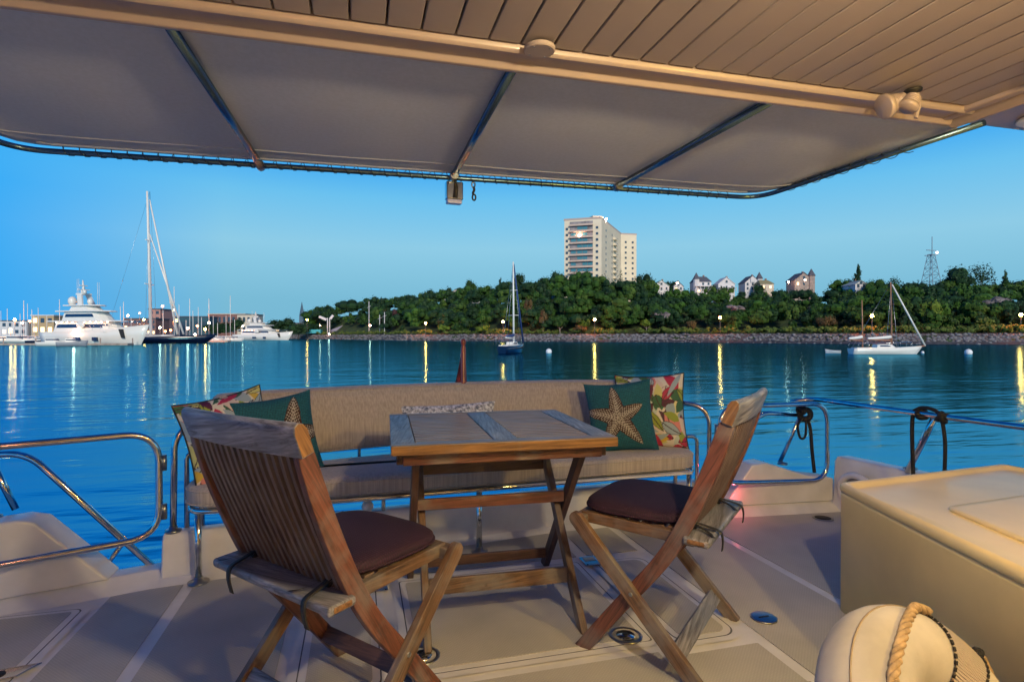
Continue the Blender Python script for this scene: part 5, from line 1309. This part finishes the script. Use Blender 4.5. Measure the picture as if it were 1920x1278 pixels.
for s in (-1, 1): brd('side_apron', s * .385 - .012, s * .385 + .012, -.34, .345, TEAK_DARK, ZT - TT - .0005, .046)
LX, LXO = .290, .325
for s in (-1, 1):
    MB().beam((s * LX, -.385, -.005), (s * LX, .24, .66), .028, .050, (0, 1, 0)).build('leg', TEAK, tb, bevel=.004)
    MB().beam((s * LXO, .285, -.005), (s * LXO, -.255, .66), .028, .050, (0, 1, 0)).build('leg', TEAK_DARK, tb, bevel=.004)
def zy(y0, y1, z): t = z / .66; return y0 + (y1 - y0) * t
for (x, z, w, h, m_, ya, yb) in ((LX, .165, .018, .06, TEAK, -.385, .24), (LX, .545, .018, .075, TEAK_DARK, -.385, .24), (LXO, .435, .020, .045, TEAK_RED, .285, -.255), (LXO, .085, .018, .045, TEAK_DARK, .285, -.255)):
    y = zy(ya, yb, z); MB().box((0, y, z), (2 * x - .03, w, h)).build('stretcher', m_, tb, bevel=.003)

# ---------------------------------------------------------------- chairs
def make_chair(label):
    root = empty('folding_chair', (0, 0, 0), 0, label, 'chair', 'teak folding chairs at the table')
    a, b = .240, .262
    prof = [(-.305, .848), (-.296, .815), (-.245, .67), (-.172, .500), (-.100, .375), (-.004, .252), (.10, .120), (.195, -.004)]
    pts = catmull([Vector((0, y, z)) for y, z in prof], 4)
    for s, m_ in ((1, 'near'), (-1, 'far')):
        secs = []
        for i, p in enumerate(pts):
            t = (pts[min(i + 1, len(pts) - 1)] - pts[max(i - 1, 0)]).normalized(); n = Vector((0, -t.z, t.y)); hw = .0125
            hd = .0255 if i > 6 else .021 + .0007 * i
            secs.append([p + Vector((s * a + q * hw, 0, 0)) + n * r_ * hd for q, r_ in ((-1, -1), (1, -1), (1, 1), (-1, 1))])
        MB().loft(secs, False).build('leg', TEAK_RED, root, bevel=.003)
        # rear leg, rounded at the top
        p0 = Vector((s * b, -.232, -.006)); p1 = Vector((s * b, .205, .470)); d = (p1 - p0).normalized(); n = Vector((0, -d.z, d.y)); L_ = (p1 - p0).length
        out = [(-.024, 0), (.024, 0), (.024, L_)] + [(.024 * math.cos(R(q)), L_ + .024 * math.sin(R(q))) for q in (30, 60, 90, 120, 150)] + [(-.024, L_)]
        m = MB(); n_ = len(out)
        vs = [p0 + Vector((q * .0125, 0, 0)) + n * u_ + d * v_ for q in (-1, 1) for u_, v_ in out]
        m.add(vs, [tuple(range(n_)), tuple(reversed(range(n_, 2 * n_)))] + [(i, (i + 1) % n_, (i + 1) % n_ + n_, i + n_) for i in range(n_)])
        m.build('leg', TEAK, root, bevel=.003)
        MB().beam((s * .212, .205, .468), (s * .212, -.20, .452), .022, .038).build('seat_rail', TEAK, root, bevel=.003)
        MB().tube([(s * (a + .0), -.004, .252), (s * (b + .016), -.004, .252)], .007, 10).build('pivot_bolt', STEELD, root)
    # top rail, lightly curved back
    rot = Matrix.Rotation(R(19), 3, 'X')
    secs = []
    for i in range(13):
        x = -.262 + .524 * i / 12; bow = -.016 * (1 - (x / .262) ** 2)
        c = Vector((x, -.322 + bow, .884))
        prof = [(-.016, -.042), (.018, -.042), (.019, .020), (.012, .036), (0, .042), (-.012, .036), (-.017, .02)]
        secs.append([c + rot @ Vector((0, p_, q_)) for p_, q_ in prof])
    tr = MB().loft(secs, False).build('top_rail', TEAK_GREY, root, bevel=.003)
    for s in (-1, 1):
        c = secs[-1] if s > 0 else secs[0]; m = MB(); cen = sum(c, Vector()) / 7
        m.add([cen + (q - cen) * .93 + Vector((s * .0012, 0, 0)) for q in c] , [tuple(range(7))]); m.build('end_grain', TEAK_END, tr, fix=False)
    # back slats
    path = catmull([Vector((0, y, z)) for y, z in ((-.306, .850), (-.283, .77), (-.235, .645), (-.185, .525), (-.160, .462))], 5)
    m = MB()
    for k in range(15):
        x = -.203 + .406 * k / 14
        secs = []
        for i, p in enumerate(path):
            t = (path[min(i + 1, len(path) - 1)] - path[max(i - 1, 0)]).normalized(); n = Vector((0, -t.z, t.y)); tt_ = i / (len(path) - 1); bow = -.014 * (1 - (x / .262) ** 2) * (1 - tt_) - .004
            secs.append([p + Vector((x + q * .0062, bow, 0)) + n * r_ * .011 for q, r_ in ((-1, -1), (1, -1), (1, 1), (-1, 1))])
        m.loft(secs, False)
    m.build('backrest', TEAK_SLAT, root, grain=(0, -.3, 1))
    MB().beam((-.228, -.165, .455), (.228, -.165, .455), .022, .03, (0, 0, 1)).build('back_lower_rail', TEAK_DARK, root, bevel=.003)
    MB().box((0, -.216, .463), (.535, .085, .026), Matrix.Rotation(R(2), 3, 'X')).build('seat_board', TEAK_GREY, root, bevel=.009, seg=3)
    MB().box((-.0, -.216, .463), (.538, .060, .018), Matrix.Rotation(R(2), 3, 'X')).build('seat_board_end', TEAK_END, root, bevel=.006)
    MB().box((0, .200, .462), (.495, .046, .034)).build('front_rail', TEAK, root, bevel=.004)
    m = MB()
    for i in range(7): m.box((0, .155 - i * .046, .474), (.40, .034, .012))
    m.build('seat', TEAK, root, bevel=.002, seg=1, grain=(1, 0, 0))
    MB().beam((-.23, .105, .112), (.23, .105, .112), .05, .016, (0, .8, -.6)).build('stretcher', TEAK_DARK, root, bevel=.003)
    MB().beam((-.25, -.155, .085), (.25, -.155, .085), .016, .055, (0, .68, .73)).build('stretcher', TEAK_GREY, root, bevel=.003)
    return root
chL = make_chair('weathered teak folding chair seen from behind at the left of the table')
chR = copy_tree(chL); chR['label'] = 'weathered teak folding chair seen side on at the right of the table'
chL.location = (-.044, 1.778, 0); chL.rotation_euler = (0, 0, R(-50.1))
chR.location = (1.081, 1.924, 0); chR.rotation_euler = (0, 0, R(42.2))
def make_cushion(label):
    root = empty('seat_cushion', (0, 0, 0), 0, label, 'cushion', 'maroon seat cushions tied to the chairs')
    secs = []
    def ring(s, z):
        o = []
        for i in range(48):
            a = 2 * math.pi * i / 48; ca, sa = math.cos(a), math.sin(a); e = 2 / 3.6
            x = .220 * s * math.copysign(abs(ca) ** e, ca); y = .205 * s * math.copysign(abs(sa) ** e, sa) + .022
            o.append(Vector((x * (1 + .04 * sa), y, z)))
        return o
    for s, z in ((.90, .482), (.97, .487), (1.0, .497), (.992, .512), (.94, .520), (.80, .526), (.5, .529), (.1, .530)): secs.append(ring(s, z))
    MB().loft(secs, True).build('pad', MAROON, root)
    MB().tube(ring(1.003, .4975), .004, 6, closed=True).build('piping', MAROON, root)
    for s in (-1, 1):
        x = s * .17
        MB().loft([[q + Vector((dx, 0, 0)) for dx in (-.009, .009)] + [q + Vector((dx, -.003, .001)) for dx in (.009, -.009)] for q in catmull([Vector((x, -.17, .50)), Vector((x + .01, -.215, .49)), Vector((x + .015, -.262, .478)), Vector((x + .02, -.272, .45)), Vector((x + .03, -.268, .41))], 5)], True).build('tie', BLACK, root)
        MB().loft([[q + Vector((0, dy, 0)) for dy in (-.006, .006)] + [q + Vector((.003, dy, .001)) for dy in (.006, -.006)] for q in catmull([Vector((x, -.17, .50)), Vector((x - .03, -.235, .484)), Vector((x - .06, -.262, .478))], 5)], True).build('tie', BLACK, root)
        m = MB(); knot(m, (x, -.185, .487), .010, random.Random(2)); m.build('knot', BLACK, root)
    return root
cuL = make_cushion('dark maroon mesh cushion tied on the left chair'); cuR = copy_tree(cuL); cuR['label'] = 'dark maroon mesh cushion tied on the right chair'
cuL.location = chL.location; cuL.rotation_euler = chL.rotation_euler; cuR.location = chR.location; cuR.rotation_euler = chR.rotation_euler

# ---------------------------------------------------------------- deck fittings
def flat_fit(name, x, y, label, cat, build, rz=0):
    r = empty(name, (x, y, .0045), rz, label, cat); build(r); return r
def drain(r):
    MB().lathe([(.062, 0), (.062, .005), (.056, .0075), (.050, .0075), (.048, .002), (.001, .002)], n=36).build('rim', STEELD, r)
    MB().lathe([(.034, .002), (.034, .006), (.001, .0065)], n=28).build('cap', STEEL, r); MB().lathe([(.012, .0066), (.012, .0085), (.001, .0088)], n=18).build('key_boss', BLACK, r)
flat_fit('deck_filler', .955, 1.925, 'round dark deck filler under the right chair', 'deck fitting', drain)
flat_fit('deck_filler', .21, 1.985, 'round dark deck filler by the left chair foot', 'deck fitting', drain)
def oval(r):
    MB().lathe([(.050, 0), (.050, .004), (.044, .0055), (.001, .006)], n=36).build('plate', STEELD, r); MB().box((0, 0, .0066), (.045, .005, .002)).build('slot', BLACK, r)
flat_fit('deck_plate', 1.545, 1.907, 'round blue grey deck plate with a slot right of the chair', 'deck fitting', oval)
def dr2(r):
    MB().lathe([(.060, 0), (.060, .003), (.05, .004)], n=30).build('rim', STEELD, r); MB().lathe([(.046, .004), (.046, .0045), (.001, .0045)], n=30).build('grate', BLACK, r)
flat_fit('scupper_drain', 2.74, 2.86, 'dark oval scupper drain beside the starboard gate', 'drain', dr2)
def latch(r):
    MB().prism(rrect(-.042, -.052, .042, .052, .004), .001, .0055).build('plate', STEEL, r, bevel=.001); MB().prism(rrect(-.03, -.005, .03, .04, .004), .0056, .0075).build('lever', STEELD, r, bevel=.001)
    for q in (-.033, .033): MB().lathe([(.004, .0056), (.004, .007), (.001, .0072)], (q, -.045, 0), 8).build('screw', BLACK, r)
flat_fit('hatch_latch', .078, 2.58, 'square steel hatch latch near the left chair', 'latch', latch).location.z = .009
flat_fit('hatch_latch', 1.10, 2.60, 'square steel hatch latch behind the right chair', 'latch', latch).location.z = .009
def tri(r): MB().prism([(-.08, -.05), (.05, -.02), (.09, .05), (-.08, .03)], .001, .006).build('plate', STEEL, r, bevel=.002); MB().lathe([(.02, .006), (.02, .008), (.001, .008)], (-.01, 0, 0), 18).build('keyhole', BLACK, r)
flat_fit('hatch_latch', -1.13, 2.22, 'angular steel hatch latch at the lower left corner of the deck', 'latch', tri).location.z = .009

# ---------------------------------------------------------------- cabinet on the right
cb = empty('deck_cabinet', (0, 0, 0), 0, 'cream moulded deck cabinet with a lidded top on the starboard side', 'cabinet')
cp = [(1.90, 1.90), (1.60, .93), (1.25, -.2), (2.90, -.2), (2.92, 1.98)]
def off(poly, d):
    n = len(poly); c = (sum(p[0] for p in poly) / n, sum(p[1] for p in poly) / n)
    out = []
    for p in poly:
        v = Vector((p[0] - c[0], p[1] - c[1])); l = v.length; out.append((c[0] + v.x * (l + d * 1.35) / l, c[1] + v.y * (l + d * 1.35) / l))
    return out
def rpoly(poly, r, z): return [Vector((q.x, q.y, z)) for q in fillet([Vector((x, y, 0)) for x, y in poly], r, 5, closed=True)]
MB().loft([rpoly(cp, .025, 0), rpoly(cp, .025, .47), rpoly(cp, .025, .484)], True).build('body', GELC, cb)
s_ = [rpoly(cp, .03, .484)]
for d, z in ((.004, .488), (.007, .497), (.006, .508), (.001, .517), (-.008, .5215), (-.018, .522), (-.027, .517), (-.036, .508), (-.048, .504)): s_.append(rpoly(off(cp, d), .035, z))
s_.append(rpoly(off(cp, -.10), .05, .503))
MB().loft(s_, True).build('top', GELC, cb)
lidp = [(2.02, 1.56), (1.70, .60), (1.62, .2), (2.75, .2), (2.78, 1.62)]
MB().loft([rpoly(off(lidp, .0), .05, .500), rpoly(off(lidp, .0), .05, .509), rpoly(off(lidp, -.006), .05, .5125), rpoly(off(lidp, -.03), .05, .513)], True).build('lid', GELC, cb)

# ---------------------------------------------------------------- life ring leaning on the cabinet
def ringpt(c, ex, ey, R_, a): return c + (ex * math.cos(a) + ey * math.sin(a)) * R_
lr = empty('life_ring', (0, 0, 0), 0, 'cream canvas covered life ring with tan rope and stitched band in front of the cabinet', 'life ring')
camx = Vector((math.cos(YAW), -math.sin(YAW), 0)); camf = Vector((math.sin(YAW), math.cos(YAW), 0)); up = Vector((0, 0, 1))
lc_ = at(1766, 1.20, None, 1430)
ax = (camf * -.70 + up * .55 + camx * .48).normalized(); ex = (camx - ax * camx.dot(ax)).normalized(); ey = ax.cross(ex).normalized()
RM, RT = .21, .095
def tor(a, b, k=1.0):
    cc = ringpt(lc_, ex, ey, RM, a); rad = (ex * math.cos(a) + ey * math.sin(a))
    return cc + (rad * math.cos(b) + ax * math.sin(b)) * RT * k
m = MB(); NA, NB = 72, 28
m.add([tor(i * 2 * math.pi / NA, j * 2 * math.pi / NB) for i in range(NA) for j in range(NB)], [(i * NB + j, ((i + 1) % NA) * NB + j, ((i + 1) % NA) * NB + (j + 1) % NB, i * NB + (j + 1) % NB) for i in range(NA) for j in range(NB)], True)
m.build('ring', CANVAS, lr)
MB().tube([tor(i * 2 * math.pi / NA, R(24), 1.004) for i in range(NA)], .0022, 5, closed=True).build('seam', mat('seam_thread', (0.30, 0.24, 0.18), .9), lr)
WEB = mat('webbing', (0.48, 0.42, 0.40), .8, bump=(1, .1, .001))
wn_ = WEB.node_tree; wv = wn_.nodes.new('ShaderNodeTexWave'); wv.bands_direction = 'DIAGONAL'; wv.inputs['Scale'].default_value = 60; tcx = wn_.nodes.new('ShaderNodeTexCoord'); wn_.links.new(tcx.outputs['Object'], wv.inputs[0])
bpn = wn_.nodes.new('ShaderNodeBump'); bpn.inputs['Distance'].default_value = .003; wn_.links.new(wv.outputs['Fac'], bpn.inputs['Height']); wn_.links.new(bpn.outputs[0], wn_.nodes['Principled BSDF'].inputs['Normal'])
for a0, a1 in ((48, 77), (180, 204), (-70, -44)):
    m = MB(); m.grid(lambda p_, q_: tor(R(a0 + (a1 - a0) * p_), q_ * 2 * math.pi, 1.03), 8, 40); b = m.build('webbing_band', WEB, lr, fix=False)
    for aa in (a0, a1):
        st_ = MB()
        for j in range(44):
            b0 = j * 2 * math.pi / 44; st_.tube([tor(R(aa), b0, 1.045), tor(R(aa), b0 + .09, 1.045)], .0034, 5)
        st_.build('stitching', BLACKROPE, b, fix=False)
def rope(path, r, parent, nm='rope'):
    m = MB(); N = len(path)
    L_ = [0]
    for i in range(1, N): L_.append(L_[-1] + (path[i] - path[i - 1]).length)
    for s in range(3):
        pts = []
        for i, p in enumerate(path):
            t = (path[min(i + 1, N - 1)] - path[max(i - 1, 0)]).normalized(); n = t.orthogonal().normalized()
            n = (ax - t * ax.dot(t)).normalized(); bn = t.cross(n); a = L_[i] / (r * 7.0) * 2 * math.pi + s * 2 * math.pi / 3
            pts.append(p + (n * math.cos(a) + bn * math.sin(a)) * r * .52)
        m.tube(pts, r * .60, 7)
    return m.build(nm, ROPE, parent, fix=False)
# grab line: leaves the upper band, droops across the face, and a second length at the left band
w0 = [tor(R(p_), R(q_), 1.12) for p_, q_ in ((75, 34), (80, 38), (88, 42), (97, 52), (110, 62), (122, 68), (137, 69), (152, 66), (170, 60))]
rope(catmull(w0, 26), .0105, lr)
w1 = [tor(R(p_), R(q_), 1.12) for p_, q_ in ((152, -48), (160, -34), (168, -18), (180, 4), (196, 24))]
rope(catmull(w1, 22), .0105, lr)
w2_ = [tor(R(44), R(38), 1.1), tor(R(30), R(20), 1.15), tor(R(15), R(15), 1.15), tor(R(-10), R(10), 1.15), tor(R(-40), R(10), 1.1)]
rope(catmull(w2_, 30), .0115, lr)
m = MB(); knot(m, tor(R(46), R(40), 1.10), .012, random.Random(3)); m.build('lashing', BLACKROPE, lr)

# ---------------------------------------------------------------- cabin bulkhead behind the camera with its lamps
bh = empty('cabin_bulkhead', (0, 0, 0), 0, 'cream cabin bulkhead closing the cockpit behind the viewer', 'wall')
MB().box((.45, -1.56, .95), (5.2, .08, 1.92)).build('panel', GELC, bh)
MB().box((.2, -1.515, .88), (.75, .02, 1.7)).build('door', TEAK, bh, bevel=.01)
def dome(x, y, z, col, power, label, r=.05, bulbm=None):
    d = empty('dome_lamp', (x, y, z), 0, label, 'lamp', 'cockpit dome lamps')
    MB().lathe([(.07, 0), (.07, -.015), (.06, -.02)], n=24).build('base', STEEL, d)
    MB().sphere((0, 0, -.045), r * .6, 8).build('lens', mat('dome_glow', col, .5, emit=(col, 6)), d)
    l = bpy.data.lights.new('dome_light', 'POINT'); l.energy = power; l.color = col; l.shadow_soft_size = r
    lo = bpy.data.objects.new('dome_light', l); C.objects.link(lo); lo.parent = d; lo.location = (0, 0, -.13)
    return d
dome(.80, .20, ZC, (1.0, .74, .40), 60, 'warm dome lamp under the hardtop in the middle of the cockpit')
dome(1.85, -.25, ZC, (1.0, .64, .12), 50, 'yellow dome lamp under the hardtop above the cabinet')
dome(-.35, -.70, ZC, (1.0, .32, .20), 6.5, 'reddish dome lamp under the hardtop by the cabin door')

cl_ = empty('courtesy_light', (2.155, 3.06, .035), 0, 'small red courtesy light low on the transom wall behind the right chair', 'lamp')
MB().lathe([(.014, 0), (.014, .008), (.010, .012)], n=16, rot=Matrix.Rotation(R(90), 3, 'X')).build('bezel', STEELD, cl_)
MB().sphere((0, -.012, 0), .008, 6).build('lens', mat('red_lens', (1, .05, .05), .4, emit=((1, .08, .10), 5)), cl_)
l = bpy.data.lights.new('red_glow', 'POINT'); l.energy = .2; l.color = (1, .10, .14); l.shadow_soft_size = .01
lo = bpy.data.objects.new('red_glow', l); C.objects.link(lo); lo.parent = cl_; lo.location = (.10, -.035, .09)
